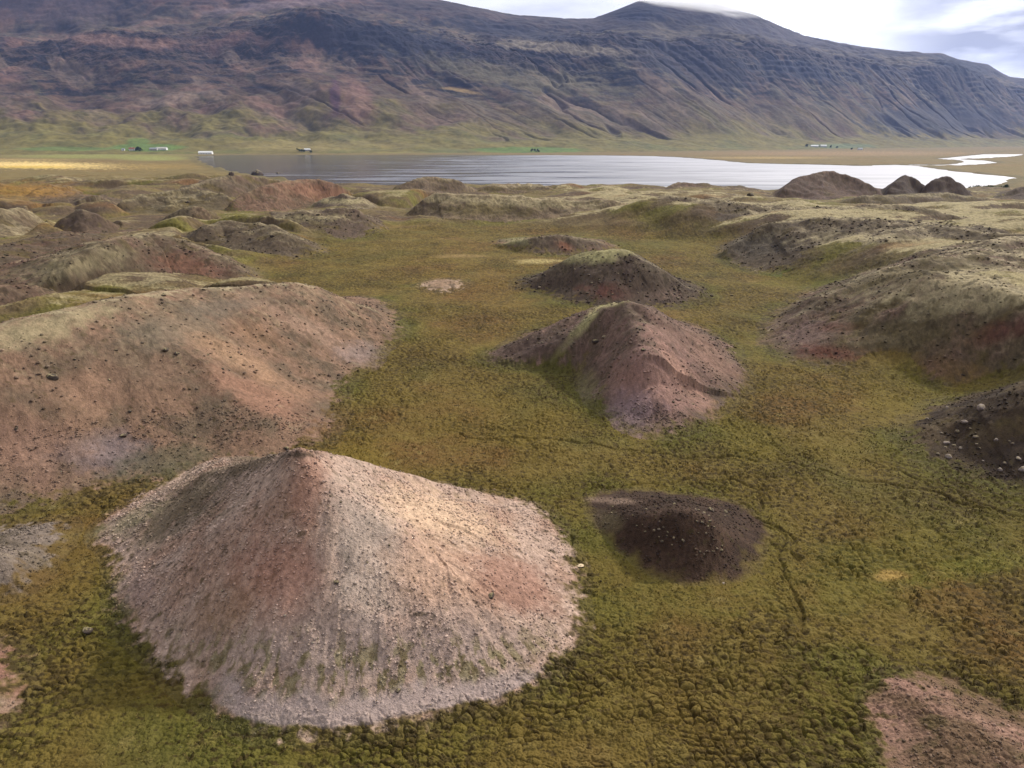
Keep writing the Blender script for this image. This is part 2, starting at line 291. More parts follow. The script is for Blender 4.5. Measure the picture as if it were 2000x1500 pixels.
# ------------------------------------------------------------------ water outlines at lake level
LAKE_Z = -8.0
lake_px = [(384,304),(500,302.5),(700,303),(900,303),(1100,303.5),(1250,304),(1360,309),(1440,318),(1500,320),(1600,321.5),(1700,325),(1745,322),(1790,324),(1830,331),(1870,336),(1930,342),(1985,348),(1955,353),(1950,362),(1925,368),(1890,374),(1800,392),(1500,400),(1000,392),(700,372),(560,352),(470,338),(420,326),(388,314)]
lake = smooth_poly([P(u, v, LAKE_Z) for u, v in lake_px], 1)
river = [P(u, v, LAKE_Z) + (w,) for u, v, w in [(1790,322.5,14),(1860,323,12),(1895,320.5,16),(1915,317,20),(1900,313.5,16),(1868,311.8,14),(1850,310.2,16),(1880,309.2,26),(1925,306,42),(1955,302.5,40),(1985,296,30)]]
MEADOW = smooth_poly([P(*p) for p in [(640,500),(690,474),(790,452),(900,450),(1180,458),(1390,482),(1440,530),(1560,562),(1500,640),(1600,730),(1850,785),(1760,850),(1800,940),(2050,1010),(2500,1150),(2900,1900),(-900,1900),(-900,1150),(0,1010),(400,880),(600,872),(700,730),(800,660),(760,585),(560,552),(540,538)]], 2)
def far_base(X, Y):
    r = Y
    b = -7.2 * sstep(400, 640, r + 25 * fbm(X / 90, Y / 90, 2, 3))
    return b

def height(X, Y, full=False):
    n = len(X); hm = np.zeros(n); hid = np.full(n, -1); tt = np.zeros(n); dff = np.full(n, -50.0); arcv = np.zeros(n)
    rr = np.hypot(X, Y)
    wob = fbm(X / 3.2, Y / 3.2, 3, 11) * .55 + fbm(X / 11, Y / 11, 2, 12) * 1.0
    for i, h in enumerate(H):
        f = h['foot']; xs = [p[0] for p in f]; ys = [p[1] for p in f]; pad = 6
        idx = np.nonzero((X > min(xs) - pad) & (X < max(xs) + pad) & (Y > min(ys) - pad) & (Y < max(ys) + pad))[0]
        if not len(idx): continue
        x = X[idx]; y = Y[idx]; sd_, arc = poly_dist(x, y, f); sz = min(1.0, max(0.35, rr[idx].mean() / 80))
        sd_ = sd_ + wob[idx] * sz
        best = np.zeros(len(idx)); bt = np.zeros(len(idx)); ext = h['ext'] * sz; df = np.maximum(sd_ + ext, 0)
        for r in h['ridges']:
            dr, hr = line_dist(x, y, r)
            rn = (.25 if i == 0 else 1.3) * sz; dr = np.sqrt(dr * dr + rn * rn) - rn * .6; t = df / (df + dr + .2); w = h['w']
            p = (1 - w) * t + w * t * t * (3 - 2 * t)
            p = p * (1 - np.exp(-df / (3.3 * sz))) * (.82 + .18 * t) * 1.04
            hh = hr * p; m = hh > best; best = np.where(m, hh, best); bt = np.where(m, t, bt)
        # rills that run down the slope, and lumps
        am = h['rill'] * np.minimum(best / 3, 1)
        rl = ridged(arc / (1.3 * max(1, rr[idx].mean() / 90)) + fbm(x / 6, y / 6, 2, 40 + i) * .8, df * .09, 3, 50 + i)
        best = best + am * (rl - .45) * (1 - bt ** 4) + np.minimum(best / 4, 1) * (fbm(x / 7, y / 7, 3, 60 + i) * .45 * min(2.2, max(1, rr[idx].mean() / 120)))
        m = (best > hm[idx]) & (df > 0); s = idx[m]
        hm[s] = best[m]; hid[s] = i; tt[s] = bt[m]; arcv[s] = arc[m]
        m2 = sd_ > dff[idx]; dff[idx[m2]] = sd_[m2]
    far = sstep(175, 300, rr)
    mo, _ = poly_dist(X, Y, MEADOW)
    upl = sstep(2, 26, -mo + 6 * fbm(X / 20, Y / 20, 2, 6)) * sstep(60, 110, rr) * (1 - sstep(600, 900, rr))
    base = fbm(X / 28, Y / 28, 3, 2) * (.35 + far * 1.0) + fbm(X / 9, Y / 9, 2, 4) * .12
    ta_ = X / np.maximum(Y, 1)
    hk = 1 - sstep(330, 420, rr)
    xw = X + 9 * fbm(X / 50, Y / 50, 2, 16); yw = Y + 9 * fbm(X / 50, Y / 50, 2, 17)
    bl_ = np.abs(pn(xw / 95, yw / 62, 8)) * 6.5 + np.abs(pn(xw / 38 + 4, yw / 26, 9)) * 2.2 + np.abs(pn(xw / 14 + 4, yw / 11, 10)) * .7
    mz = upl * (bl_ * (.45 + .55 * hk) + 1.0 * hk)
    mz = mz * (.42 + .58 * sstep(-35, 25, X - .08 * Y))
    wf1, _, wid = worley((X + 14 * fbm(X / 40, Y / 40, 3, 161)) / 62, (Y + 14 * fbm(X / 40, Y / 40, 3, 162)) / 44, 63)
    dm = np.maximum(0, 1 - (wf1 / .62) ** 2) ** 1.15 * (2.5 + 6.0 * wid) * (.55 + .45 * hk)
    dm = dm * (1 - sstep(.05, 1.6, hm))
    mz = np.maximum(mz, upl * dm * (1 - .5 * sstep(30, 70, X))) + .25 * upl * dm * 0
    mz = mz + 5.2 * sstep(0, 34, -mo) * sstep(25, 65, X) * (1 - sstep(230, 330, rr))
    mz = mz + 2.4 * sstep(280, 390, rr) * (1 - sstep(440, 540, rr)) * sstep(-.40, -.25, ta_)
    base = base + sstep(380, 460, rr) * (1 - sstep(800, 950, rr)) * (1 - sstep(-.42, -.33, ta_)) * np.maximum(0, ridged(X / 120, Y / 70, 3, 15) - .25) * 9
    mz = mz * (1 - .65 * sstep(330, 385, rr) * sstep(.28, .38, ta_))
    k_ = 2.0; hm = hm + np.where(hm > 0, .38 * mz * np.minimum(1, hm / 2), 0); hmx = np.maximum(hm, mz) + np.where((hm > 0) & (mz > 0), np.maximum(k_ - np.abs(hm - mz), 0) ** 2 / (4 * k_) * np.minimum(1, np.minimum(hm, mz)), 0)
    base = base + mz * 1.0; lower = hm < mz; hid = np.where(lower & (mz - hm > .3), -1, hid); dff = np.where(lower, np.minimum(dff, (hm - mz) * 1.5), dff)
    z = base - mz + hmx + far_base(X, Y) + fbm(X / 2.2, Y / 2.2, 3, 21) * .07
    if not full: return z
    return z, hm, hid, tt, dff, arcv, base, upl

# ------------------------------------------------------------------ the ground sheet
az = list(np.radians(np.arange(-55, 55.01, .076))) 
coarse = list(np.radians(np.arange(58, 303, 6.0)))
AZ = np.array(az + coarse); nd = len(az)
rs = [4.0]
while rs[-1] < 9500:
    r = rs[-1]
    d = r * r / (30 * 760.0) if r > 24 else .6
    d = max(.03, min(d, .0036 * r)) if r > 24 else .6
    if 24 < r < 320: d = min(d, .0023 * r)
    if r > 700: d = r * .006
    if r > 1100: d = r * .0035
    if r > 2300: d = r * .03
    rs.append(r + d)
RS = np.array(rs); nr, na = len(RS), len(AZ)
RR, AA = np.meshgrid(RS, AZ, indexing='ij')
X = (RR * np.sin(AA)).ravel(); Y = (RR * np.cos(AA)).ravel(); RRr = RR.ravel()
z, hm, hid, tt, dff, arcv, base, upl = height(X, Y, True)
print('height', nr, na, time.time() - T0)
# tussocks
e3 = fbm(X / 1.5, Y / 1.5, 3, 103); e2 = fbm(X / .7, Y / .7, 2, 106); dfr = dff + (1.5 - .6 * (hid == 0)) * e3 + .7 * e2
meadow = np.where(hid == 6, 1 - sstep(-1.2, .2, dff), 1 - sstep(-.3, .9, dfr))
wx = fbm(X / 5, Y / 5, 2, 70) * .5; wy = fbm(X / 5, Y / 5, 2, 71) * .5
# heather sheep trails between the mounds
trails = [[(1065,975),(1090,1030),(1120,1100)],[(900,850),(1100,870),(1300,880),(1480,900),(1700,940),(2000,1010),(2200,1060)],
          [(1440,1000),(1500,1040),(1545,1130),(1560,1200),(1590,1250)],[(1080,980),(1300,940),(1500,950),(1480,1000),(1560,1100)],
          [(820,620),(850,680),(880,730),(1000,800),(1150,850)],[(1700,900),(1850,960),(2000,1010)],[(1880,1350),(1960,1395),(2050,1440)]]
trd = np.full(len(X), 99.0); n_tr = fbm(X / 2.5, Y / 2.5, 3, 79)
for tr in trails:
    if tr[0] == (820,620): continue
    q = [P(*p) + (0.0,) for p in tr]; bx = [p[0] for p in q]; by = [p[1] for p in q]
    idx = np.nonzero((X > min(bx) - 3) & (X < max(bx) + 3) & (Y > min(by) - 3) & (Y < max(by) + 3))[0]
    d, _ = line_dist(X[idx] + wx[idx] * 3.2 + n_tr[idx] * .4, Y[idx] + wy[idx] * 3.2, q); trd[idx] = np.minimum(trd[idx], d + .35 * np.maximum(0, n_tr[idx]))
zone = sstep(-.55, .15, fbm(X / 18, Y / 18, 3, 33))           # rough and smooth parts of the meadow
wx2 = fbm(X / .9, Y / .9, 2, 73) * .22; wy2 = fbm(X / .9, Y / .9, 2, 74) * .22
f1, f2, tid = worley((X + wx + wx2) / .70, (Y + wy + wy2) / .50, 5)
f1b, f2b, tid2 = worley((X + wx) / .30 + 9, (Y + wy) / .26, 25)
tfade = 1 - sstep(230, 420, RRr)
dome = (1 - (1 - sstep(0.0, .24, f2 - f1)) * (.42 + .58 * sstep(-.35, .4, fbm(X / 1.3, Y / 1.0, 3, 76)))) * (1 - .42 * f1)
tvar = .35 + .65 * sstep(-.5, .5, fbm(X / 2.4, Y / 2.4, 3, 77)) ; tam = (.06 + .29 * zone) * meadow * tfade * tvar * (.6 + .8 * tid)
tr_m = (1 - sstep(.06, .30, trd)) * .8
z = z + tam * (dome - .35) * (1 - .8 * tr_m) - .22 * tr_m * meadow * tfade
z = z + .05 * meadow * tfade * sstep(0, .5, f2b - f1b) * (.5 + .7 * tid2) + .06 * meadow * tfade * fbm(X / .45, Y / .45, 3, 78)
rough = 1 - meadow
z = z + rough * tfade * (np.where(hid <= 1, .035, .07) * sstep(0, .6, f2b - f1b) * vn(X / 1.7, Y / 1.7, 91))
veg_h = np.zeros(len(X)); 
# mossy mounds get hummocky too
for i, h in enumerate(H):
    m = hid == i
    veg_h[m] = h['veg']
z = z + rough * tfade * sstep(.15, .5, veg_h) * (dome - .4) * .22 * sstep(-.3, .4, fbm(X / 6, Y / 6, 2, 44))
# lake and river bed
far = RRr > 450; xi, yi = X[far], Y[far]
sdl, _ = poly_dist(xi + fbm(xi / 60, yi / 60, 3, 81) * 9, yi + fbm(xi / 60, yi / 60, 3, 82) * 14, lake)
rd, rw = line_dist(xi, yi, river)
sdl = np.maximum(sdl, (rw - rd))
wet = sstep(-8, 3, sdl)
zf = z[far]; z[far] = zf * (1 - wet) + (-9.6) * wet
z[far] = np.where((sdl < -8) & (RRr[far] > 640), np.maximum(z[far], LAKE_Z + .25), z[far])
sdl_full = np.full(len(X), -999.0); sdl_full[far] = sdl
print('tussocks', time.time() - T0)

# ------------------------------------------------------------------ ground colour
z2 = (z - 0).reshape(nr, na); slr = np.gradient(z2, axis=0) / np.gradient(RS)[:, None]
def boxr(a, n):
    k = np.ones(n) / n; out = np.cumsum(np.pad(a, ((n, 0), (0, 0)), mode='edge'), axis=0); return (out[n:] - out[:-n]) / n
slr = boxr(slr, 9); slr = np.roll(slr, -4, 0); slr[-8:] = 0
sla = np.zeros_like(slr); sla[:, :nd] = np.gradient(z2[:, :nd], axis=1) / (RS[:, None] * R(.076))
kk = 13; cs = np.cumsum(np.pad(sla, ((0, 0), (kk, 0)), mode='edge'), axis=1); sla = np.roll((cs[:, kk:] - cs[:, :-kk]) / kk, -6, 1)
slr = slr.ravel(); slp = np.sqrt(slr ** 2 + sla.ravel() ** 2)
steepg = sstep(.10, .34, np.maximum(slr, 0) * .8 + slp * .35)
def mix(a, b, w): return a + (b - a) * w[:, None]
n1 = fbm(X / 26, Y / 26, 3, 101); n2 = fbm(X / 7, Y / 7, 3, 102); n3 = fbm(X / 1.5, Y / 1.5, 3, 103); n4 = fbm(X / .5, Y / .5, 2, 104); n5 = fbm(X / .21, Y / .21, 2, 105)
GR1, GR2, GR3, GR4 = s2l(114,96,46), s2l(96,88,42), s2l(114,84,46), s2l(150,132,78)
C = np.tile(GR1, (len(X), 1))
C = mix(C, GR2, sstep(-.1, .7, n1 + .4 * n2)); C = mix(C, GR3, sstep(.0, .8, -n1 + .5 * n2) * .8)
C = mix(C, GR4, sstep(.35, 1.0, n3 + .4 * n2) * .55)
C = mix(C, GR4, (tid > .8) * .16 * meadow); C = mix(C, s2l(84,66,28), (tid < .25) * .25 * meadow)
C = mix(C, s2l(60,44,22), tr_m * .35)
U, Vv = project(X, Y, z)
front = Y > 3
U = np.where(front, U, -9999)
def blob(u, v, ru, rv, c, a, rot=0, only=None, hard=.5, nz=.55):
    global C
    cr_, sr = math.cos(R(rot)), math.sin(R(rot)); du = U - u; dv = Vv - v
    q = np.sqrt(((du * cr_ + dv * sr) / ru) ** 2 + ((-du * sr + dv * cr_) / rv) ** 2) + nz * (n2 * .6 + n3 * .5)
    w = (1 - sstep(hard * .5, 1.15, q + nz * .35 * n4)) * a
    if only is not None: w = w * only
    tex = (1 + .25 * n4 + .25 * n5)[:, None] if True else 1
    C = C + (c * tex - C) * w[:, None]
C = mix(C, s2l(96,96,36), meadow * sstep(-6, -1.5, dff) * sstep(-.5, .4, n1 + .6 * n2) * .45)
C = C * (.98 - .13 * meadow)[:, None]
hth = sstep(.22, .5, fbm(X / .62, Y / .42, 3, 141) + .35 * zone - .1 + .3 * fbm(X / 9, Y / 9, 2, 142)); C = mix(C, s2l(62,50,26), hth * meadow * .8)
nm = meadow * .45
# broad colour changes across the meadow
blob(800, 480, 260, 70, s2l(120,100,44), .5, only=nm); blob(960, 560, 160, 50, s2l(128,92,48), .5, only=nm)
blob(1750, 1100, 330, 90, s2l(92,96,28), .6, -12, only=nm); blob(1900, 1110, 180, 30, s2l(122,124,46), .6, -12, only=nm)
blob(260, 1180, 90, 260, s2l(92,90,26), .6, 10, only=nm); blob(1250, 1180, 200, 60, s2l(84,92,26), .55, only=nm)
blob(1750, 760, 200, 60, s2l(120,106,38), .6, only=nm); blob(1560, 545, 140, 22, s2l(98,96,26), .8, only=nm); blob(1380, 480, 260, 26, s2l(98,90,28), .7, only=nm)
blob(1400, 1380, 360, 120, s2l(108,86,38), .5, only=nm); blob(1740, 1125, 40, 12, s2l(160,130,72), .8); blob(1000, 830, 200, 60, s2l(112,96,34), .5, only=nm)
blob(1460, 860, 80, 60, s2l(96,96,26), .5, only=nm); blob(700, 900, 120, 60, s2l(122,108,32), .6, only=nm); blob(380, 1350, 160, 60, s2l(110,84,32), .5, only=nm)
blob(1640, 560, 60, 20, s2l(84,92,24), .7, only=nm); blob(1620, 880, 150, 40, s2l(124,104,40), .5, only=nm)
blob(1050, 510, 60, 6, s2l(176,158,104), .8); blob(900, 500, 60, 5, s2l(150,124,80), .6)
# dry uplands and far moor
m5 = fbm(X / 30, Y / 18, 4, 130)
MO = mix(np.tile(s2l(112, 96, 62), (len(X), 1)), s2l(92, 76, 58), sstep(-.1, .5, m5)); MO = mix(MO, s2l(104, 96, 46), sstep(.05, .5, -m5 + .3 * n2))
tops = (1 - steepg) * sstep(1.2, 4.5, base - np.where(RRr > 330, 2.5, 0) + 1.8 * n2)
MO = mix(MO, s2l(84, 68, 52), steepg * sstep(-.6, .3, m5) * .8)
lk = sstep(-.1, .35, fbm(X / 8, Y / 3.2, 5, 131, .6) * 1.1 + tops * 1.0 - .72 + .2 * n4 + .38 * sstep(0, 60, X) * (1 - .6 * steepg))
MO = mix(MO, LICH, lk * (.62 + .25 * sstep(-50, 10, X))); MO = mix(MO, s2l(118, 84, 48), sstep(.25, .7, fbm(X / 45, Y / 20, 3, 98)) * .6)
MO = MO * (1 + .25 * n4 + .2 * n3)[:, None]
C = C * (1 - upl[:, None]) + MO * upl[:, None]
# mounds
for i, h in enumerate(H):
    m = np.nonzero(hid == i)[0]
    if not len(m): continue
    x, y = X[m], Y[m]; sz = max(1.0, np.hypot(x, y).mean() / 90)
    c = np.tile(h['base'], (len(m), 1))
    streak = .25 * fbm(arcv[m] / (2.6 * sz), dff[m] * .5 / sz, 4, 300 + i) + .75 * fbm(x / (4 * sz), y / (4 * sz), 4, 320 + i)
    c = mix(c, h['sec'], sstep(-.25, .5, streak + .4 * n2[m]))
    c = c * (1 + .08 * fbm(arcv[m] / (.55 * sz), dff[m] * .9 / sz, 3, 340 + i))[:, None]
    c = c * (1 + .34 * n5[m] + .26 * n4[m] + .14 * n3[m])[:, None]
    sp = sstep(.32, .6, fbm(x / (.8 * sz), y / (.5 * sz), 3, 360 + i)); c = mix(c, OLIVE * .7, sp * .65)
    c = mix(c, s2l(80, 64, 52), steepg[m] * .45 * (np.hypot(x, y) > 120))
    # lichen on crests and flat tops, in crisp stripes and crusts
    top = sstep(.45, .9, tt[m] + .14 * n2[m])
    lk = sstep(.0, .35, fbm(x / (4.0 * sz), y / (1.8 * sz), 6, 380 + i, .62) * 1.3 + .3 * n4[m] - .80 + top * .85 + h['lichen'] * (.28 if i < 7 else .42))
    lk = lk * (1 - .75 * steepg[m]) * (.45 + .55 * sstep(-.3, .25, fbm(x / 1.1, y / 1.6, 3, 395)))
    c = mix(c, LICH * (1 + .25 * n4[m])[:, None], lk * min(1, h['lichen'] * 1.2))
    # plants
    vg = sstep(.1, .45, fbm(x / (3.0 * sz), y / (2.2 * sz), 4, 420 + i) + h['veg'] * .9 - .42 - .35 * (1 - sstep(0, 2, h['veg'] * 4)))
    c = mix(c, OLIVE * (1 + .35 * n4[m])[:, None], vg * min(1, h['veg'] * 2.2) * .9)
    lum = c.mean(1, keepdims=True); c = c * .85 + lum * np.array([[1.25, .97, .78]]) * .15
    # grassy fringe
    g = sstep(-.3, 1.0 * sz, dff[m] + (.9 if i == 0 else 1.5) * n3[m] * sz + .7 * e2[m] * sz + .4 * n4[m]) ; g = np.where(hid[m] == 6, sstep(-1.0, -.1, dff[m] + .6 * n3[m]), g)
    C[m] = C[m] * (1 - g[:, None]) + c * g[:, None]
def on(*k): return np.isin(hid, k).astype(float)
# the pale cone
c0 = on(0)
blob(600, 950, 45, 110, s2l(168,122,100), .7, 8, c0); blob(540, 1120, 110, 120, s2l(176,124,102), .65, 12, c0)
blob(720, 1090, 90, 190, s2l(178,160,144), .7, -6, c0); blob(860, 1010, 170, 60, s2l(204,172,140), .85, 22, c0); blob(850, 1120, 130, 80, s2l(190,152,124), .6, 0, c0)
blob(1000, 1140, 120, 60, s2l(150,110,92), .8, 35, c0); blob(440, 1200, 110, 60, s2l(150,116,88), .6, -35, c0); blob(270, 1150, 60, 60, s2l(158,134,124), .6, 0, c0)
blob(360, 990, 170, 60, s2l(92,82,60), .8, -30, c0); blob(250, 1020, 90, 25, s2l(150,140,104), .6, -30, c0); blob(750, 1260, 330, 80, s2l(168,146,134), .7, 0, c0)
blob(480, 905, 110, 26, s2l(98,84,64), .8, -14, c0); blob(585, 888, 60, 10, s2l(62,54,42), .8, 0, c0)
wv = (sstep(.25, .5, fbm(arcv / 1.1, dff * .35, 4, 500) + .25 * n4) * sstep(6.5, 3.6, dff) if False else sstep(.02, .26, fbm(arcv / .8, dff * .85, 5, 500, .6) + .25 * n4 + .10 * (2.6 - dff)) * (1 - sstep(3.4, 6.0, dff)) * sstep(.7, 1.3, dff + .4 * n3))
C = mix(C, mix(np.tile(s2l(96,86,42), (len(X), 1)), s2l(132,122,84), sstep(-.2, .5, n4)), wv * c0 * .8 * sstep(1190, 1290, Vv))
C = mix(C, s2l(172,152,144), c0 * (1 - sstep(.9, 1.8, dff + .6 * n3)) * sstep(.05, .3, dff) * sstep(1290, 1330, Vv) * sstep(380, 470, U) * .85)
# red hill left
c1 = on(1)
blob(520, 780, 150, 50, s2l(152,108,86), .5, 20, c1); blob(430, 680, 200, 26, s2l(168,132,100), .7, 30, c1); blob(600, 640, 170, 22, s2l(160,128,106), .6, 28, c1)
blob(60, 880, 130, 90, s2l(146,112,94), .6, 0, c1); blob(200, 880, 110, 50, s2l(118,106,108), .7, 0, c1); blob(150, 800, 80, 110, s2l(158,122,96), .5, 10, c1)
blob(280, 720, 110, 50, s2l(110,88,70), .6, 10, c1); blob(80, 640, 190, 36, LICH, .7, -16, c1, nz=.8); blob(320, 640, 150, 50, s2l(112,100,82), .7, -10, c1); blob(330, 900, 120, 40, s2l(90,86,64), .7, -10, c1)
blob(700, 690, 60, 30, s2l(134,116,110), .6, 0, c1); blob(430, 600, 100, 20, s2l(112,100,84), .6, -8, c1); blob(500, 655, 60, 30, s2l(150,112,82), .5, 20, c1)
# pointed mound
c2 = on(2)
blob(1280, 740, 110, 110, s2l(148,112,100), .9, 0, c2, .7); blob(1240, 800, 70, 50, s2l(134,112,116), .7, 0, c2); blob(1330, 730, 100, 26, s2l(170,130,110), .7, 48, c2)
blob(1390, 700, 80, 40, s2l(136,104,88), .8, 45, c2); blob(1310, 650, 90, 14, s2l(132,102,88), .7, 38, c2)
blob(1140, 632, 80, 12, LIME, .8, -48, c2, .5, .7); blob(1185, 590, 50, 14, LIME, .7, -10, c2, .5, .5); blob(1288, 800, 14, 34, s2l(88,66,58), .8, -20, c2)
blob(1040, 680, 90, 30, s2l(86,68,60), .8, -15, c2); blob(1150, 760, 30, 40, s2l(120,108,80), .6, 0, c2)
c3 = on(3)
blob(1165, 500, 90, 18, LIME, .85, -8, c3, .5, .5); blob(1190, 570, 60, 22, s2l(96,52,42), .8, 0, c3); blob(1300, 575, 70, 16, s2l(112,90,76), .8, 0, c3); blob(1250, 560, 80, 30, s2l(70,56,44), .7, 0, c3)
blob(1105, 482, 22, 12, s2l(130,80,54), .7, 30, on(5)); blob(1010, 470, 40, 12, s2l(140,134,92), .7, 0, on(5)); blob(860, 553, 40, 8, s2l(146,118,92), .8, 0)
c6 = on(6); blob(1200, 978, 60, 8, s2l(140,116,98), .7, 3, None); blob(1190, 1020, 34, 26, s2l(104,92,66), .8, 0, c6)
c7 = on(7)
blob(1570, 650, 90, 44, s2l(112,88,80), .85, 0, c7); blob(1640, 690, 110, 20, s2l(96,44,36), .8, 6, c7); blob(1640, 640, 50, 12, s2l(92,46,38), .6, 0, c7)
blob(1950, 650, 90, 26, s2l(96,48,44), .7, -15, c7); blob(1780, 670, 200, 60, s2l(92,80,50), .6, 0, c7); blob(1900, 560, 260, 44, LICH, .8, 0, c7, .5, .9); blob(1900, 600, 130, 14, LICH, .5, -8, c7, .4, 1.2)
blob(1760, 540, 160, 18, s2l(96,84,54), .8, -14, c7); blob(1850, 720, 120, 30, s2l(118,88,54), .5, 10, c7)
c9 = on(9); blob(1480, 480, 90, 26, s2l(84,76,64), .8, -6, c9); blob(1800, 480, 260, 20, LICH, .7, 3, c9, .5, 1.0); blob(1570, 540, 100, 18, s2l(88,94,26), .8, 0, c9)
c10 = on(10); blob(1330, 432, 150, 24, s2l(84,74,62), .8, 0, c10); blob(1830, 452, 130, 16, s2l(88,78,46), .8, 5, c10); blob(1880, 468, 60, 8, s2l(92,92,30), .8, 0, c10)
blob(1000, 395, 260, 12, LICH, .6, 3, on(11), .5, 1.0); blob(940, 410, 120, 16, s2l(96,84,48), .7, 0, on(11)); blob(670, 393, 70, 7, LICH, .9, 2, on(13)); blob(600, 425, 90, 10, LICH, .6, 0, on(14), .5, 1.0)
blob(620, 375, 120, 22, s2l(136,98,76), .7, 8, on(15)); blob(370, 520, 100, 30, s2l(122,82,64), .7, 8, on(16)); blob(140, 520, 150, 26, s2l(138,126,92), .6, -18, on(16), .4, 1.0)
# far left flats: patch of sunlight painted in as bright straw colour, hay meadows, brown bog
fl = (RRr > 330).astype(float) * (Y > 0)
C = mix(C, s2l(122,106,66), sstep(560, 800, RRr) * .8); C = mix(C, s2l(122,100,60), sstep(560, 800, RRr) * sstep(0, .6, fbm(X / 200, Y / 90, 3, 120)) * .8)
blob(60, 372, 130, 20, s2l(140,104,44), .8, 0, fl); blob(60, 322, 210, 8, s2l(222,192,124), .95, 1, fl, .5, .9); blob(60, 326, 110, 3, s2l(205,172,80), .8, 0, fl); blob(0, 312, 190, 3, s2l(170,146,92), .6, 0, fl)
blob(190, 305, 230, 6, s2l(134,134,72), .85, 0, fl, .5, .2); blob(300, 310, 90, 5, s2l(138,140,78), .8, 0, fl, .5, .2); blob(310, 325, 120, 8, s2l(142,118,66), .6, 0, fl)
blob(1650, 300, 330, 6, s2l(156,126,92), .5, 0, fl); blob(1500, 308, 160, 3, s2l(168,142,88), .6, 0, fl); blob(1830, 328, 100, 4, s2l(122,108,72), .7, 0, fl)
C = mix(C, s2l(92,86,60), (1 - sstep(0, 14, np.abs(sdl_full + 10))) * .6)
fs = sstep(50, 125, RRr) * (1 - sstep(600, 900, RRr)); a1 = fbm(X / 1.5, Y / 2.4, 4, 151, .62); a2 = fbm(X / 3.6, Y / 5.2, 3, 152, .6)
C = C * (1 + fs * (.55 * a1 + .28 * a2))[:, None]; C = mix(C, s2l(54, 45, 30), fs * sstep(.18, .40, a1 + .3 * a2) * (.5 + .2 * (hid >= 0)))
hl = (hid >= 0) & (RRr < 200); lum = C.mean(1, keepdims=True); C = np.where(hl[:, None], C * .86 + lum * np.array([[1.25, .97, .76]]) * .14, C)
C = np.clip(C, .004, .9)
print('colour', time.time() - T0)
V = np.stack([X, Y, z], 1)
ii, jj = np.meshgrid(np.arange(nr - 1), np.arange(na), indexing='ij')
j2 = (jj + 1) % na
F = np.stack([ii * na + jj, ii * na + j2, (ii + 1) * na + j2, (ii + 1) * na + jj], -1).reshape(-1, 4)
F = F[:, ::-1]
hv = np.where((hm > .12) & (dff > -.4), hid, -1)
fh = hv[F[:, 0]]
A = {}
for k in [-1] + list(range(len(H))):
    keep = fh == k
    if keep.sum() < 30: continue
    v_, f_, c_, a_ = submesh(V, F, C, A, keep)
    if k < 0:
        o = mesh_np('ground', v_, f_, M_ground, c_)
        tag(o, 'tussocky olive and brown moorland meadow running to the lake and valley floor', 'ground', 'structure')
    else:
        o = mesh_np('hill', v_, f_, M_ground, c_)
        tag(o, H[k]['label'], 'hill', 'structure')
print('ground', len(V), time.time() - T0)

# ------------------------------------------------------------------ water
m, nt, b = new_mat('lake_water')
g = N(nt, 'ShaderNodeNewGeometry')
mpn = N(nt, 'ShaderNodeMapping', {'Vector': g.outputs['Position'], 'Scale': (.0055, .034, 1)})
na_ = N(nt, 'ShaderNodeTexNoise', {'Vector': mpn.outputs[0], 'Scale': 1.0, 'Detail': 6.0, 'Roughness': .65, 'Distortion': .4})
sep = N(nt, 'ShaderNodeSeparateXYZ', {0: g.outputs['Position']})
gx = N(nt, 'ShaderNodeMapRange', {0: sep.outputs[0], 1: -450.0, 2: 450.0, 3: -.30, 4: .34})
adn = N(nt, 'ShaderNodeMath', {0: na_.outputs[0], 1: gx.outputs[0]}, operation='ADD')
rr_ = N(nt, 'ShaderNodeMapRange', {0: adn.outputs[0], 1: .40, 2: .64, 3: .12, 4: .6})
nt.links.new(rr_.outputs[0], b.inputs['Roughness'])
glare = N(nt, 'ShaderNodeMapRange', {0: sep.outputs[0], 1: -100.0, 2: 480.0, 3: 0.0, 4: 1.3})  # white glare on the right of the lake, painted into its base colour
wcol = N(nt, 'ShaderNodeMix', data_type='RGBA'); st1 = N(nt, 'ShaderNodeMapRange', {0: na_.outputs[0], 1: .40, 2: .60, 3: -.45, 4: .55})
st2 = N(nt, 'ShaderNodeMath', {0: glare.outputs[0], 1: st1.outputs[0]}, operation='ADD', use_clamp=True); st3 = N(nt, 'ShaderNodeMath', {0: st2.outputs[0], 1: glare.outputs[0]}, operation='MAXIMUM')
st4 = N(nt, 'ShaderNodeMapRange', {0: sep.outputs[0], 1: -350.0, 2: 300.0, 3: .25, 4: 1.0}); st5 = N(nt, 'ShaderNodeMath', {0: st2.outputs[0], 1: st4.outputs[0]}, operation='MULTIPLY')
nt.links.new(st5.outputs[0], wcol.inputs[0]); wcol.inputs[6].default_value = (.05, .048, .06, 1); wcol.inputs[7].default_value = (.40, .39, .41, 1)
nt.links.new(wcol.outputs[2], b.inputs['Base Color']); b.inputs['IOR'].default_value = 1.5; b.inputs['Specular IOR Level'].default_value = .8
wv1 = N(nt, 'ShaderNodeTexNoise', {'Vector': g.outputs['Position'], 'Scale': .35, 'Detail': 4.0, 'Roughness': .6})
bp = N(nt, 'ShaderNodeBump', {'Height': wv1.outputs[0], 'Strength': .35, 'Distance': .5}); nt.links.new(bp.outputs[0], b.inputs['Normal'])
M_water = m
lv = np.array([(-1500, 380, LAKE_Z), (4200, 380, LAKE_Z), (4200, 3400, LAKE_Z), (-1500, 3400, LAKE_Z)], float)
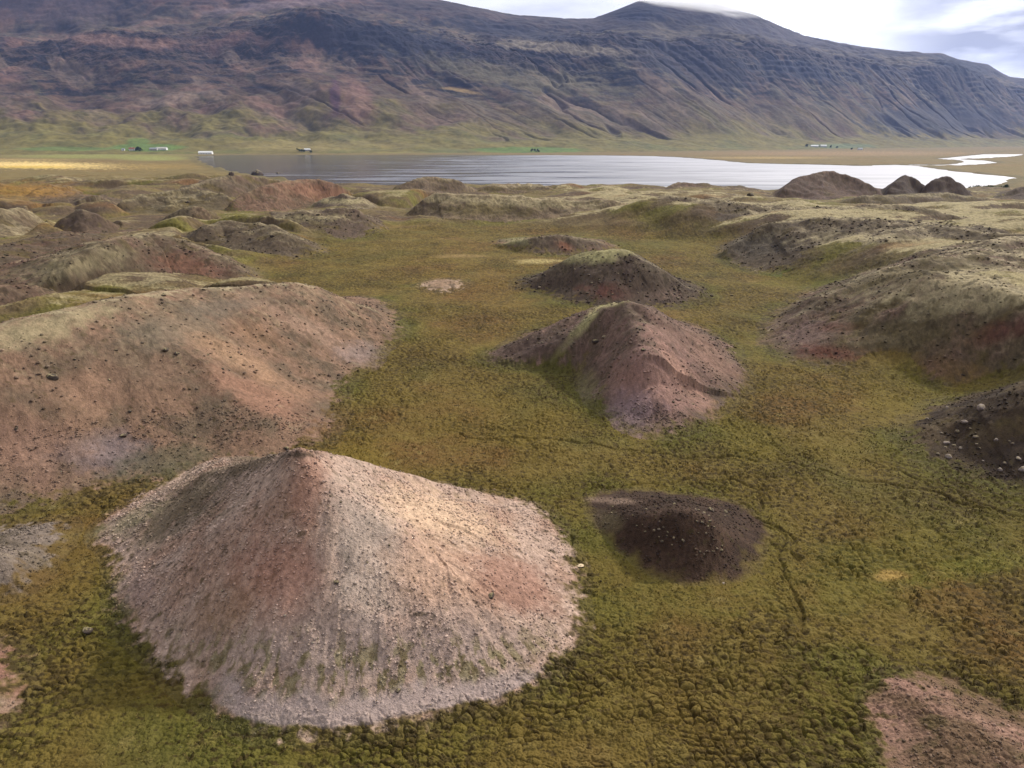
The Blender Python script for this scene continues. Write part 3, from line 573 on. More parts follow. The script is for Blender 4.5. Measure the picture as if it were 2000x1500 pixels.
# water sheet cut to a generous outline; the banks rise through it
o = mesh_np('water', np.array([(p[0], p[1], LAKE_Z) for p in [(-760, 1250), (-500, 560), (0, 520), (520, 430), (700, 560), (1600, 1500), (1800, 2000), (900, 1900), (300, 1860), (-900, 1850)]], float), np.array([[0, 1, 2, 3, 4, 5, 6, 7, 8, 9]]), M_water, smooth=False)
tag(o, 'shallow grey and white lake with a river mouth below the mountain', 'lake', 'structure')

# ------------------------------------------------------------------ the mountain
cu  = np.array([-500, -300, 0, 200, 400, 600, 700, 860, 1000, 1110, 1160, 1250, 1400, 1480, 1570, 1650, 1790, 1840, 1870, 1930, 1970, 2000, 2300, 2600.])
Y0c = np.interp(cu, [-500, 0, 400, 1000, 1250, 1550, 1850, 2000, 2300, 2600], [1750, 1850, 1930, 2080, 2260, 2760, 3500, 4050, 5000, 5600])
def cv(us, vs): return np.interp(cu, us, vs)
c1v = cv([-500, 0, 400, 700, 1000, 2000, 2600], [258, 255, 262, 265, 266, 266, 268])
c2v = cv([-500, 0, 200, 330, 420, 600, 800, 1000, 1250, 1550, 1700, 1850, 2000, 2600], [190, 192, 196, 188, 172, 165, 175, 185, 180, 190, 200, 215, 228, 240])
c3v = cv([-500, 0, 200, 400, 600, 800, 1000, 1250, 1400, 1550, 1700, 1850, 2000, 2600], [110, 108, 100, 105, 98, 105, 110, 108, 112, 125, 140, 165, 195, 210])
c4v = cv([-500, 0, 160, 350, 440, 600, 800, 1000, 1250, 1400, 1550, 1700, 1850, 2000, 2600], [90, 78, 60, 72, 35, 22, 62, 82, 78, 82, 100, 115, 128, 176, 190])
c5v = cv([-500, 0, 160, 350, 440, 600, 800, 1000, 1160, 1250, 1400, 1550, 1700, 1850, 2000, 2600], [80, 68, 52, 60, 22, 14, 48, 74, 72, 60, 58, 88, 106, 119, 168, 180])
c6v = np.array([-150, -130, -110, -80, -50, -30, -18, 0, 28, 36, 36, 2, 8, 30, 70, 85, 105, 103, 115, 125, 150, 153, 185, 200.])
crv = [(None, Y0c, 0), (c1v, Y0c + 380, 0), (c2v, Y0c + 800, 0), (c3v, Y0c + 1120, 0), (c4v, Y0c + 1300, 0), (c5v, Y0c + 1750, 0), (c6v, Y0c + 2300, 0), (c6v + 22, Y0c + 3200, 0)]
TA = np.concatenate([np.linspace(-1.6, -.95, 60, endpoint=False), np.linspace(-.95, .95, 2300), np.linspace(.95, 1.7, 60)[1:]])         # X/Y
qs = np.concatenate([np.linspace(0, 1, 60, endpoint=False), np.linspace(1, 2, 130, endpoint=False), np.linspace(2, 4, 260, endpoint=False), np.linspace(4, 6, 220, endpoint=False), np.linspace(6, 7, 25)])
Yk = []; Zk = []
ker = np.exp(-np.linspace(-2, 2, 31) ** 2); ker /= ker.sum()
for j, (vv, yy, _) in enumerate(crv):
    if vv is None: ta = (cu - 1000) / FPX / ray(0, 300)[1]; zz = np.full(len(cu), -9.0)
    else:
        ry = CP + (750 - vv) / FPX * SP; rz = -SP + (750 - vv) / FPX * CP; ta = (cu - 1000) / FPX / ry; zz = CAM_H + rz / ry * yy
    k_ = 31 if j < 6 else 9
    kk = np.exp(-np.linspace(-2, 2, k_) ** 2); kk /= kk.sum()
    pad = lambda a: np.convolve(np.pad(a, k_ // 2, mode='edge'), kk, 'valid')
    TS = np.linspace(-1.7, 1.8, 1900); Yk.append(np.interp(TA, TS, pad(np.interp(TS, ta, yy)))); Zk.append(np.interp(TA, TS, pad(np.interp(TS, ta, zz))))
Yk = np.array(Yk); Zk = np.array(Zk)
def catmull(K, q):
    n = len(K); i = np.clip(np.floor(q).astype(int), 0, n - 2); t = (q - i)[:, None]
    p0 = K[np.maximum(i - 1, 0)]; p1 = K[i]; p2 = K[i + 1]; p3 = K[np.minimum(i + 2, n - 1)]
    cm = .5 * ((2 * p1) + (-p0 + p2) * t + (2 * p0 - 5 * p1 + 4 * p2 - p3) * t * t + (-p0 + 3 * p1 - 3 * p2 + p3) * t ** 3)
    return .5 * cm + .5 * (p1 + (p2 - p1) * t)
YM = catmull(Yk, qs); ZM = catmull(Zk, qs); XM = YM * TA[None, :]; Q = np.repeat(qs[:, None], len(TA), 1)
sh = XM.shape; xm, ym, zm, q = XM.ravel(), YM.ravel(), ZM.ravel(), Q.ravel()
s_al = xm * .72 + ym * .69; d_fall = xm * .69 - ym * .72          # along the range, down the fall line
wrp = fbm(xm / 500, ym / 500, 3, 200)
side = sstep(-.35, .1, xm / ym)            # 0 left, 1 right
pw = fbm((s_al + 90 * wrp) / 420, d_fall / 1800 + wrp * .4, 3, 210)
g1 = np.abs(fbm((s_al + 50 * wrp) / 260, d_fall / 1500 + wrp * .3, 3, 211, .45))
g2 = np.abs(fbm((s_al + 20 * wrp) / 95, d_fall / 900, 3, 220, .5))
gl = (1 - sstep(0, .10, g1)) * sstep(-.3, .3, fbm(xm / 500, ym / 500, 2, 215)); gl2 = (1 - sstep(0, .13, g2)) * sstep(-.2, .4, fbm(xm / 350, ym / 350, 2, 216))
amp = sstep(.35, 1.5, q) * (1 - .75 * sstep(4.4, 5.2, q))
dz_ = amp * (pw * 30 + fbm(s_al / 800, d_fall / 2500, 3, 218) * 55 - gl * (6 + 14 * side) - gl2 * (1 + 3 * side) + fbm(xm / 70, ym / 70, 5, 217, .55) * (3 + 8 * sstep(2.0, 3.0, q)))
hum = sstep(.4, 1.0, q) * (1 - sstep(1.6, 2.4, q)) * (1 - side)
dz_ = dz_ + hum * 24 * (fbm(xm / 190, ym / 150, 4, 230) + .3) + sstep(0, .5, q) * fbm(xm / 130, ym / 130, 4, 240) * 9
dz_ = dz_ + sstep(2, 4, q) * fbm(xm / 300, ym / 300, 4, 245) * 22 * (1 - .6 * sstep(5.6, 6, q))
# basalt layers
zz = zm + dz_ * (1 - .75 * sstep(5.4, 6.0, q)); layer = 31.0
ph = zz / layer + .8 * fbm(xm / 300, ym / 400, 4, 250); fr = ph - np.floor(ph)
terr = (sstep(.25, .85, fr) - fr) * layer
zz = zz + terr * sstep(1.9, 2.6, q) * (.22 + .26 * side) * sstep(.05, .55, fbm(xm / 160, ym / 200, 4, 260) + .1)
zz = np.where(q < .02, -9.5, zz)
um, vm = project(xm, ym, zz)
# slope steepness (for bare rock)
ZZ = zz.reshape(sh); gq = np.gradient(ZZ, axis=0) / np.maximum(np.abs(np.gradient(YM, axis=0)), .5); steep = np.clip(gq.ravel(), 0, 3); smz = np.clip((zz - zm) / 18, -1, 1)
mn1 = fbm(xm / 180, ym / 180, 4, 270); mn2 = fbm(s_al / 60 + .6 * wrp, d_fall / 600, 4, 271); mn3 = fbm(xm / 40, ym / 40, 3, 272)
MC = np.tile(s2l(124,114,66), (len(xm), 1))
MC = mix(MC, s2l(106,104,60), sstep(-.2, .6, mn1)); 
MC = mix(MC, s2l(100,80,68), sstep(.7, 1.9, q + .7 * mn1 + .35 * mn2))
MC = mix(MC, s2l(98,92,66), sstep(1.0, 2.0, q) * (1 - sstep(2.4, 3.4, q)) * sstep(-.1, .5, mn2 + .4 * mn1) * .8)
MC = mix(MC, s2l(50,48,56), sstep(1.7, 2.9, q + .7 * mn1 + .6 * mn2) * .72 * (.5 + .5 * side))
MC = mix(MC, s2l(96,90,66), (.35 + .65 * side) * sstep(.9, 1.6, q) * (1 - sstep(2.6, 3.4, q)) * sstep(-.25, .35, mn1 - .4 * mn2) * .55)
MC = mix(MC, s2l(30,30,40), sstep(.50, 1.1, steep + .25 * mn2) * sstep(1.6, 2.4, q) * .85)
MC = mix(MC, s2l(108,98,80), sstep(3.9, 4.3, q) * (1 - sstep(5.0, 5.4, q)) * sstep(-.2, .5, mn1 + .3) * .8)
MC = mix(MC, s2l(92,80,78), sstep(5.2, 5.8, q) * .7 * sstep(-.3, .6, mn1))
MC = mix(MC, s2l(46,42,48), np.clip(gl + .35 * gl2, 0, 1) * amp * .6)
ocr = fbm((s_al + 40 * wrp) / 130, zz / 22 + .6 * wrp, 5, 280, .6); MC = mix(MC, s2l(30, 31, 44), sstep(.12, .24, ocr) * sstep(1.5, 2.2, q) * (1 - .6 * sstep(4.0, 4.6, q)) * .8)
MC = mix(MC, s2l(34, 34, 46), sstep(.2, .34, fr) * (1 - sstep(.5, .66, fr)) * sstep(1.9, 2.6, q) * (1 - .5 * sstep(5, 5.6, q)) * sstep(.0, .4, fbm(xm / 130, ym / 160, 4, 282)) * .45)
fan = fbm(s_al / 90, d_fall / 420, 4, 281); MC = mix(MC, s2l(134, 116, 100), sstep(.22, .4, fan) * sstep(1.0, 1.6, q) * (1 - sstep(3.0, 3.8, q)) * .5)
MC = mix(MC, s2l(128,98,86), (1 - side) * sstep(.6, 1.5, q) * sstep(.0, .6, mn1 + .3 * mn2) * .6)
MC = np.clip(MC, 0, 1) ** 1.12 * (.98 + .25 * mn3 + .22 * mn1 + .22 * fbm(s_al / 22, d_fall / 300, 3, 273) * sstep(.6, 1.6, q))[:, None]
def mblob(u, v, ru, rv, c, a, rot=0, hard=.4, nz=.3):
    global MC
    cr_, sr = math.cos(R(rot)), math.sin(R(rot)); du = um - u; dv = vm - v
    qq = np.sqrt(((du * cr_ + dv * sr) / ru) ** 2 + ((-du * sr + dv * cr_) / rv) ** 2) + nz * (mn2 * .6 + mn3 * .5)
    MC = mix(MC, c, (1 - sstep(hard, 1, qq)) * a)
mblob(290, 288, 85, 9, s2l(92,112,54), .95, 0, .7, .15); mblob(270, 277, 30, 9, s2l(92,112,54), .8, 0, .6, .15); mblob(130, 291, 120, 5, s2l(92,112,58), .7, 0, .6, .2)
mblob(1030, 293, 125, 7, s2l(92,112,54), .9, 0, .7, .2); mblob(880, 296, 60, 5, s2l(96,98,60), .8); mblob(1640, 285, 90, 6, s2l(92,108,78), .7, 0, .5, .2)
mblob(655, 190, 16, 45, s2l(74,50,58), .95, 0, .5, .5); mblob(330, 195, 90, 16, s2l(140,122,106), .5, -8, .3, .5); mblob(230, 80, 180, 16, s2l(138,106,92), .6, 6, .3, .5)
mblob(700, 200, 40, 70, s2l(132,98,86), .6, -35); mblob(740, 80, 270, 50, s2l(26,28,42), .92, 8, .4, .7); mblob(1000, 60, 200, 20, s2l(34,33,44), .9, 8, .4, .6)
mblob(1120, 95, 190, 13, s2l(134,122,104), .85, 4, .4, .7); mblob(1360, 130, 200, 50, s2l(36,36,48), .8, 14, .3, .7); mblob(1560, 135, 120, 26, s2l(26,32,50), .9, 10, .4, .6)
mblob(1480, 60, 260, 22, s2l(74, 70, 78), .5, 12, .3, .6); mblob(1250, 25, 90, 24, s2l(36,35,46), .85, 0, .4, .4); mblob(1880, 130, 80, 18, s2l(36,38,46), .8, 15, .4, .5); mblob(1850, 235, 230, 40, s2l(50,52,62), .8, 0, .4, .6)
mblob(620, 285, 220, 14, s2l(136,120,74), .5, 0, .4, .4); mblob(800, 300, 120, 4, s2l(130,122,70), .6); mblob(100, 15, 170, 45, s2l(96,80,82), .6, 0, .4, .4)
mblob(900, 177, 60, 5, s2l(164,136,88), .7, 8, .3, .6); mblob(1000, 150, 260, 30, s2l(104,96,72), .6, 10, .3, .7); mblob(550, 8, 200, 12, s2l(132,112,112), .6, -6, .3, .6)
MC = np.clip(MC, .006, .9)
nq, nt_ = sh; ii, jj = np.meshgrid(np.arange(nq - 1), np.arange(nt_ - 1), indexing='ij')
FM = np.stack([ii * nt_ + jj, ii * nt_ + jj + 1, (ii + 1) * nt_ + jj + 1, (ii + 1) * nt_ + jj], -1).reshape(-1, 4)
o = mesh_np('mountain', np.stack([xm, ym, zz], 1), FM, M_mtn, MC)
tag(o, 'long layered mountain with dark cliffs and gullied slopes rising behind the lake', 'mountain', 'structure')
print('mountain', len(xm), time.time() - T0)

# ------------------------------------------------------------------ loose stones and boulders
rng = np.random.default_rng(5)
def ico(sub=1):
    t = (1 + 5 ** .5) / 2
    v = [(-1,t,0),(1,t,0),(-1,-t,0),(1,-t,0),(0,-1,t),(0,1,t),(0,-1,-t),(0,1,-t),(t,0,-1),(t,0,1),(-t,0,-1),(-t,0,1)]
    f = [(0,11,5),(0,5,1),(0,1,7),(0,7,10),(0,10,11),(1,5,9),(5,11,4),(11,10,2),(10,7,6),(7,1,8),(3,9,4),(3,4,2),(3,2,6),(3,6,8),(3,8,9),(4,9,5),(2,4,11),(6,2,10),(8,6,7),(9,8,1)]
    v = [np.array(p, float) / np.linalg.norm(p) for p in v]
    for _ in range(sub):
        cache = {}; nf = []
        def mid(a, b):
            k = (min(a, b), max(a, b))
            if k not in cache: p = v[a] + v[b]; v.append(p / np.linalg.norm(p)); cache[k] = len(v) - 1
            return cache[k]
        for a, b, c in f:
            x, y, w = mid(a, b), mid(b, c), mid(c, a); nf += [(a, x, w), (b, y, x), (c, w, y), (x, y, w)]
        f = nf
    return np.array(v), np.array(f)
IV, IF = ico(0)
cell = np.zeros((nr, na)); dr_ = np.gradient(RS); cell[:] = (dr_ * RS)[:, None] * R(.076); cell[:, nd:] = 0; cell = cell.ravel()
dens = np.array([h['stones'] for h in H] + [0.])
dn = dens[hv] * (hv >= 0)
dn = dn + .10 * np.exp(-np.abs(dff) / .9) * (dff < 0) * (RRr < 110)
dn = dn * np.where(dff < 0, 1, .3 + .7 * sstep(.0, 1.4, dff + n3 * .8)) * (.25 + sstep(-.3, .6, n2 + .6 * n3)) * (1 - sstep(.3, .8, (C[:, 0] * 0 + n4) * .3 + np.where(hid == 0, 0, .2)))
def scatter(name, count, r0, r1, s0, s1, wexp, bright, label, src, only=None):
    w = cell * src * (RRr > r0) * (RRr < r1) / np.maximum(RRr, 10) ** wexp
    w = w / w.sum(); k = rng.choice(len(w), count, p=w)
    sc0 = s0 * (s1 / s0) ** (rng.random(count) ** 3.4) * (.55 + RRr[k] / 75)
    # random squashed, turned pieces
    base_ = IV[None] * (1 + .28 * rng.standard_normal((count, 12, 1)).clip(-1.4, 1.4))
    base_ = base_ * np.stack([rng.uniform(.8, 1.4, count), rng.uniform(.7, 1.1, count), rng.uniform(.45, .8, count)], 1)[:, None, :]
    an = rng.uniform(0, 6.28, count); ca, sa = np.cos(an)[:, None], np.sin(an)[:, None]
    bx = base_[..., 0] * ca - base_[..., 1] * sa; by = base_[..., 0] * sa + base_[..., 1] * ca
    jx = rng.uniform(-.5, .5, count) * .05; pos = np.stack([X[k] + jx, Y[k] + jx, z[k] + sc0 * .12], 1)
    VV = np.stack([bx, by, base_[..., 2]], -1) * sc0[:, None, None] * .5 + pos[:, None, :]
    cc = C[k] * (bright[0] + (bright[1] - bright[0]) * rng.random(count) ** 1.3)[:, None]
    g_ = cc.mean(1, keepdims=True); cc = cc * .8 + g_ * np.array([[1.1, .98, .9]]) * .2
    CC = np.repeat(cc[:, None, :], 12, 1).reshape(-1, 3)
    FF = (IF[None] + (np.arange(count) * 12)[:, None, None]).reshape(-1, 3)
    o = mesh_np(name, VV.reshape(-1, 3), FF, M_stone, np.clip(CC, .01, .8), smooth=False)
    return tag(o, label, 'stones', 'stuff')
scatter('scree_stones', 80000, 25, 75, .03, .20, .6, (.72, 1.22), 'loose gravel and small stones on the near mounds', dn)
scatter('scree_stones', 26000, 75, 260, .045, .26, 1.2, (.6, 1.2), 'loose stones strewn over the farther mounds', dn)
def bmesh_rock(seed, flat=1.0):
    v, f = ico(2); r_ = np.random.default_rng(seed)
    for _ in range(9):                       # knock flat facets off
        n = r_.standard_normal(3); n /= np.linalg.norm(n); d = r_.uniform(.55, .85); e = v @ n - d
        v = v - np.maximum(e, 0)[:, None] * n
    v = v + .03 * r_.standard_normal(v.shape); v = v * np.array([1, r_.uniform(.65, .95), r_.uniform(.5, .85) * flat])
    v[:, 2] += .25
    return v, f
def rock_mesh(seed, rgb, flat=1.0):
    v, f = bmesh_rock(seed, flat); rr0 = np.random.default_rng(seed + 99)
    c = np.array(rgb)[None] * (1 + .18 * rr0.standard_normal((len(v), 1))).clip(.6, 1.4)
    lc = (v[:, 2] > .55) & (rr0.random(len(v)) > .6); c[lc] = LICH * .9
    o = mesh_np('boulder', v, f, M_stone, c, smooth=False); me = o.data; bpy.data.objects.remove(o); return me
dark_r = [rock_mesh(i, s2l(78, 68, 60)) for i in range(4)]; pale_r = [rock_mesh(20 + i, s2l(142, 128, 120)) for i in range(4)]
mid_r = [rock_mesh(40 + i, s2l(112, 98, 86)) for i in range(4)]; slab = rock_mesh(61, s2l(206, 184, 150), .25)
order_ok = front & (RRr < 900)
def pick(u, v):                              # terrain point seen at this pixel (nearest first)
    q = np.nonzero(order_ok & (np.abs(U - u) < 5) & (np.abs(Vv - v) < 4))[0]
    if not len(q): return None
    rmin = RRr[q].min(); q = q[RRr[q] < rmin * 1.06]; k = q[np.argmin((U[q] - u) ** 2 + (Vv[q] - v) ** 2)]
    return X[k], Y[k], z[k]
def boulder(u, v, px, kind, label, group=None, name='boulder'):
    p = pick(u, v)
    if p is None: return None
    dist = math.dist(p, (0, 0, CAM_H)); size = px / FPX * dist * .5
    me = random.choice({'d': dark_r, 'p': pale_r, 'm': mid_r, 's': [slab]}[kind])
    o = bpy.data.objects.new(name, me); col.objects.link(o); o.location = (p[0], p[1], p[2] - size * .12)
    o.scale = (size, size, size * random.uniform(.8, 1.1)); o.rotation_euler = (random.uniform(-.2, .2), random.uniform(-.2, .2), random.uniform(0, 6.28))
    return tag(o, label, 'boulder', None, group)
boulder(1133, 1105, 17, 's', 'pale flat slab of rock in the grass between the pale cone and the dark mound', name='rock_slab')
boulder(1166, 668, 22, 'd', 'large dark boulder on the dark face of the pointed mound')
boulder(1180, 660, 12, 'm', 'smaller boulder just right of the large dark one on the pointed mound')
boulder(1256, 684, 12, 'd', 'dark rock at the tip of the pink nose of the pointed mound')
boulder(1318, 986, 13, 'd', 'upright dark rock on the crest of the dark brown mound')
boulder(1390, 998, 16, 'd', 'blocky dark rock on the right end of the dark mound crest')
boulder(1376, 1000, 9, 'm', 'grey rock left of the blocky one on the dark mound crest')
boulder(1413, 1140, 6, 'p', 'small white stone lying at the lower edge of the dark mound')
boulder(1391, 578, 9, 'd', 'lone black rock in the grass right of the lichen capped mound')
boulder(1430, 577, 6, 'd', 'smaller dark rock to the right of the lone black rock in the grass')
boulder(1917, 797, 16, 'p', 'largest pale boulder high on the dark slope at the right edge')
boulder(1884, 826, 12, 'p', 'pale boulder in the middle of the dark slope at the right edge')
boulder(1850, 866, 11, 'p', 'bright stone low on the dark slope at the right edge')
boulder(1852, 893, 11, 'p', 'pale stone near the foot of the dark slope at the right edge')
boulder(1996, 918, 14, 'p', 'grey boulder half cut by the right edge of the picture')
boulder(104, 737, 20, 'd', 'dark grey flat boulder on the left part of the reddish hill')
boulder(325, 683, 14, 'd', 'dark rock high in the middle of the reddish hill'); boulder(345, 690, 12, 'd', 'dark rock right beside the one high on the reddish hill')
boulder(240, 852, 14, 'd', 'dark rock on the grey lower part of the reddish hill'); boulder(380, 853, 9, 'd', 'small black rock near the lower right foot of the reddish hill')
boulder(262, 577, 10, 'd', 'black rock on the skyline crest of the reddish hill, left one of two'); boulder(318, 577, 11, 'd', 'black rock on the skyline crest of the reddish hill, right one of two')
boulder(657, 1138, 13, 'd', 'dark stone standing alone in the middle of the pale cone'); boulder(960, 1165, 18, 'd', 'dark outcrop rock on the brown right flank of the pale cone')
boulder(558, 876, 14, 'd', 'dark rock on the very top of the pale cone, left one'); boulder(592, 880, 12, 'd', 'dark rock on the very top of the pale cone, right one')
boulder(170, 1232, 20, 'd', 'dark rock in the grass at the lower left foot of the pale cone')
boulder(778, 1348, 12, 'd', 'dark stone near the bottom edge of the pale cone')
boulder(1465, 382, 14, 'd', 'dark rock outcrop on the moss before the tall shore cone')
boulder(452, 338, 16, 'd', 'dark rocky knob at the left end of the lake, leftmost of three'); boulder(505, 339, 26, 'd', 'largest dark rocky knob at the left end of the lake'); boulder(545, 340, 14, 'd', 'dark rocky knob at the left end of the lake, rightmost of three')
boulder(366, 395, 9, 'd', 'black rock on the left olive hill'); boulder(620, 420, 8, 'd', 'black rock below the flat pale lichen top')
def spread(n, box, px, kinds, label, group):
    for _ in range(n):
        for t in range(30):
            u = random.uniform(box[0], box[2]); v = random.uniform(box[1], box[3])
            p = pick(u, v)
            if p is None: continue
            k = np.argmin((X - p[0]) ** 2 + (Y - p[1]) ** 2)
            if hid[k] in box[4] and dff[k] > .8: break
        else: continue
        boulder(u, v, random.uniform(px[0], px[1] ) * random.uniform(.8, 1.2), random.choice(kinds), label, group)
spread(46, (1190, 990, 1460, 1125, (6,)), (4, 8), 'mdd', 'angular stone scattered on the dark brown mound', 'stones on the dark mound')
spread(30, (960, 580, 1440, 830, (2,)), (4, 7), 'ddm', 'brown stone scattered on the pointed mound', 'stones on the pointed mound')
spread(26, (1020, 495, 1370, 590, (3,)), (4, 7), 'dmm', 'rough stone scattered on the lichen capped mound', 'stones on the lichen capped mound')
spread(24, (0, 580, 720, 930, (1,)), (4, 7), 'ddm', 'dark stone scattered on the reddish hill', 'stones on the reddish hill')
spread(34, (240, 900, 1080, 1340, (0,)), (3, 6), 'ddmp', 'small stone scattered on the pale cone', 'stones on the pale cone')
spread(22, (1790, 780, 1995, 930, (8,)), (5, 9), 'pmm', 'grey stone scattered on the dark right hand slope', 'stones on the dark right slope')
print('stones', time.time() - T0)

# ------------------------------------------------------------------ grass tufts on the near meadow
def grass(count, r0, r1):
    w = cell * (meadow + .25 * sstep(.1, .5, veg_h)) * (RRr > r0) * (RRr < r1) * (.2 + .8 * sstep(-.2, .5, n3 + n2 * .5)) * (1 - sstep(55, 125, RRr)) * (dome ** 2) / np.maximum(RRr, 10) ** 1.0
    w = w / w.sum(); k = rng.choice(len(w), count, p=w); nb = 5
    px_ = X[k] + rng.uniform(-.05, .05, count); py_ = Y[k] + rng.uniform(-.05, .05, count); pz = z[k] - .01
    L = (.04 + .07 * rng.random((count, nb))) * (1 + RRr[k][:, None] / 90); an = rng.uniform(0, 6.28, (count, nb)); ln = rng.uniform(.25, .95, (count, nb))
    dx = np.cos(an) * ln * L; dy = np.sin(an) * ln * L; dzz = L * np.sqrt(np.maximum(0, 1.05 - ln ** 2)) * .8
    hw = .016 * (1 + RRr[k][:, None] / 50) * rng.uniform(.7, 1.3, (count, nb)); ox = -np.sin(an) * hw; oy = np.cos(an) * hw
    b0 = np.stack([px_[:, None] + ox, py_[:, None] + oy, np.repeat(pz[:, None], nb, 1)], -1); b1 = np.stack([px_[:, None] - ox, py_[:, None] - oy, np.repeat(pz[:, None], nb, 1)], -1)
    tp = np.stack([px_[:, None] + dx, py_[:, None] + dy, pz[:, None] + dzz], -1)
    VV = np.stack([b0, b1, tp], 2).reshape(-1, 3); FF = np.arange(len(VV)).reshape(-1, 3)
    cc = C[k] * rng.uniform(.65, 1.3, (count, 1)); st = rng.random(count) > .85; cc[st] = cc[st] * .5 + s2l(160, 138, 84) * .5
    CC = np.repeat(cc, nb * 3, 0)
    return VV, FF, CC
VV, FF, CC = grass(30000, 22, 100)
o = mesh_np('grass', VV, FF, M_stone, np.clip(CC, .005, .6), smooth=False); tag(o, 'short straw and olive grass tufts growing on the tussocks', 'grass', 'stuff')
print('grass', time.time() - T0)

# ------------------------------------------------------------------ farms on the far shore
M_white = plain('white_paint', (.78, .78, .74), .6, .06); M_conc = plain('pale_wall', (.55, .52, .46), .8, .1); M_red = plain('rust_roof', (.28, .10, .06), .6, .15)
M_grey = plain('grey_roof', (.30, .31, .33), .5, .1); M_glass = plain('window_glass', (.04, .05, .06), .15, .05); M_wood = plain('weathered_wood', (.16, .13, .10), .9, .2); M_leaf = plain('dark_foliage', (.035, .06, .022), .9, .5, .6)
M_leaf2 = plain('dull_green_foliage', (.06, .085, .03), .9, .5, .6); M_bark = plain('bark', (.10, .075, .05), .95, .2)
class MB:
    def __init__(s): s.v = []; s.f = []
    def box(s, x0, x1, y0, y1, z0, z1):
        b = len(s.v); s.v += [(x, y, z_) for z_ in (z0, z1) for x, y in ((x0, y0), (x1, y0), (x1, y1), (x0, y1))]
        s.f += [tuple(b + i for i in q_) for q_ in ((0, 3, 2, 1), (4, 5, 6, 7), (0, 1, 5, 4), (1, 2, 6, 5), (2, 3, 7, 6), (3, 0, 4, 7))]; return s
    def raw(s, v, f):
        b = len(s.v); s.v += list(v); s.f += [tuple(b + i for i in q_) for q_ in f]; return s
    def build(s, name, mat, parent=None):
        me = bpy.data.meshes.new(name); me.from_pydata(s.v, [], s.f); me.update(); me.materials.append(mat)
        o = bpy.data.objects.new(name, me); col.objects.link(o); o.parent = parent; return o
def empty(name, loc, rz=0):
    o = bpy.data.objects.new(name, None); col.objects.link(o); o.location = loc; o.rotation_euler = (0, 0, rz); return o
mt_ok = np.isfinite(um)
def pick_far(u, v):
    """surface point of the mountain foot or the plain seen at this pixel"""
    q_ = np.nonzero((np.abs(um - u) < 6) & (np.abs(vm - v) < 3) & (q < 1.5))[0]
    if len(q_):
        k = q_[np.argmin(ym[q_])]; c1_ = (xm[k], ym[k], zz[k])
        if zz[k] > -7.6: return c1_
    q_ = np.nonzero(front & (RRr > 700) & (np.abs(U - u) < 6) & (np.abs(Vv - v) < 2))[0]
    if len(q_): k = q_[np.argmin(RRr[q_])]; return (X[k], Y[k], z[k])
    p = P(u, v, -7.3); return (p[0], p[1], -7.3)
def house(u, v, L, W, Hw, Hr, rz, wall, roof, name, label, cat, nwin=3, chimney=False, group=None, dx=0, dy=0):
    p = pick_far(u, v); t = empty(name, (p[0] + dx, p[1] + dy, p[2] - .6), rz); tag(t, label, cat, None, group)
    w_ = MB().box(-L / 2, L / 2, -W / 2, W / 2, 0, Hw + .6)
    w_.raw([(-L / 2, -W / 2, Hw + .6), (-L / 2, W / 2, Hw + .6), (-L / 2, 0, Hw + Hr + .55), (L / 2, -W / 2, Hw + .6), (L / 2, W / 2, Hw + .6), (L / 2, 0, Hw + Hr + .55)], [(0, 2, 1), (3, 4, 5)])
    w_.build('wall', wall, t)
    e = .5; zt = Hw + .6; r_ = MB()
    for s_ in (-1, 1):
        r_.raw([(-L / 2 - e, s_ * (W / 2 + e), zt - e * Hr / (W / 2)), (L / 2 + e, s_ * (W / 2 + e), zt - e * Hr / (W / 2)), (L / 2 + e, 0, zt + Hr), (-L / 2 - e, 0, zt + Hr),
                (-L / 2 - e, s_ * (W / 2 + e), zt + .25 - e * Hr / (W / 2)), (L / 2 + e, s_ * (W / 2 + e), zt + .25 - e * Hr / (W / 2)), (L / 2 + e, 0, zt + Hr + .25), (-L / 2 - e, 0, zt + Hr + .25)],
               [(0, 1, 2, 3), (7, 6, 5, 4), (0, 4, 5, 1), (1, 5, 6, 2), (3, 2, 6, 7), (0, 3, 7, 4)])
    rf = r_.build('roof', roof, t)
    if chimney: MB().box(-.5, .5, -.5, .5, zt + Hr * .6, zt + Hr + 1.3).build('chimney', M_conc, rf)
    for i in range(nwin):
        x = -L / 2 + L * (i + 1) / (nwin + 1.0) + (.6 if i == 0 else 0); wi = MB().box(x - .6, x + .6, -W / 2 - .06, -W / 2 + .02, 1.6, 2.9).build('window', M_glass, t)
    MB().box(L / 2 - 2.2, L / 2 - 1.1, -W / 2 - .07, -W / 2 + .02, .6, 2.7).build('door', M_wood, t)
    return t
house(391, 300, 34, 14, 4.5, 3.2, .1, M_white, M_white, 'barn', 'long bright white barn at the left end of the lake shore', 'barn', 4, dy=40)
house(264, 291, 15, 9, 4.2, 3, .05, M_white, M_red, 'farmhouse', 'white farmhouse beside dark trees on the green field', 'house', 3, True)
house(247, 291, 7, 6, 3, 2, .2, M_white, M_grey, 'shed', 'little white shed left of the farmhouse with dark trees', 'shed', 1)
house(307, 291, 20, 11, 3.6, 2.8, .02, M_conc, M_grey, 'barn', 'grey roofed barn, left one of the two barns on the green field', 'barn', 3)
house(322, 290, 28, 11, 3.8, 3, .02, M_white, M_conc, 'barn', 'long pale barn, right one of the two barns on the green field', 'barn', 4)
house(606, 292, 16, 9, 3.6, 2.6, .1, M_conc, M_white, 'farmhouse', 'pale roofed house right of the dark trees on the left shore', 'house', 3, True)
house(1596, 284, 30, 12, 4, 3, 0, M_white, M_white, 'barn', 'white barn of the right hand farm, left one', 'barn', 3)
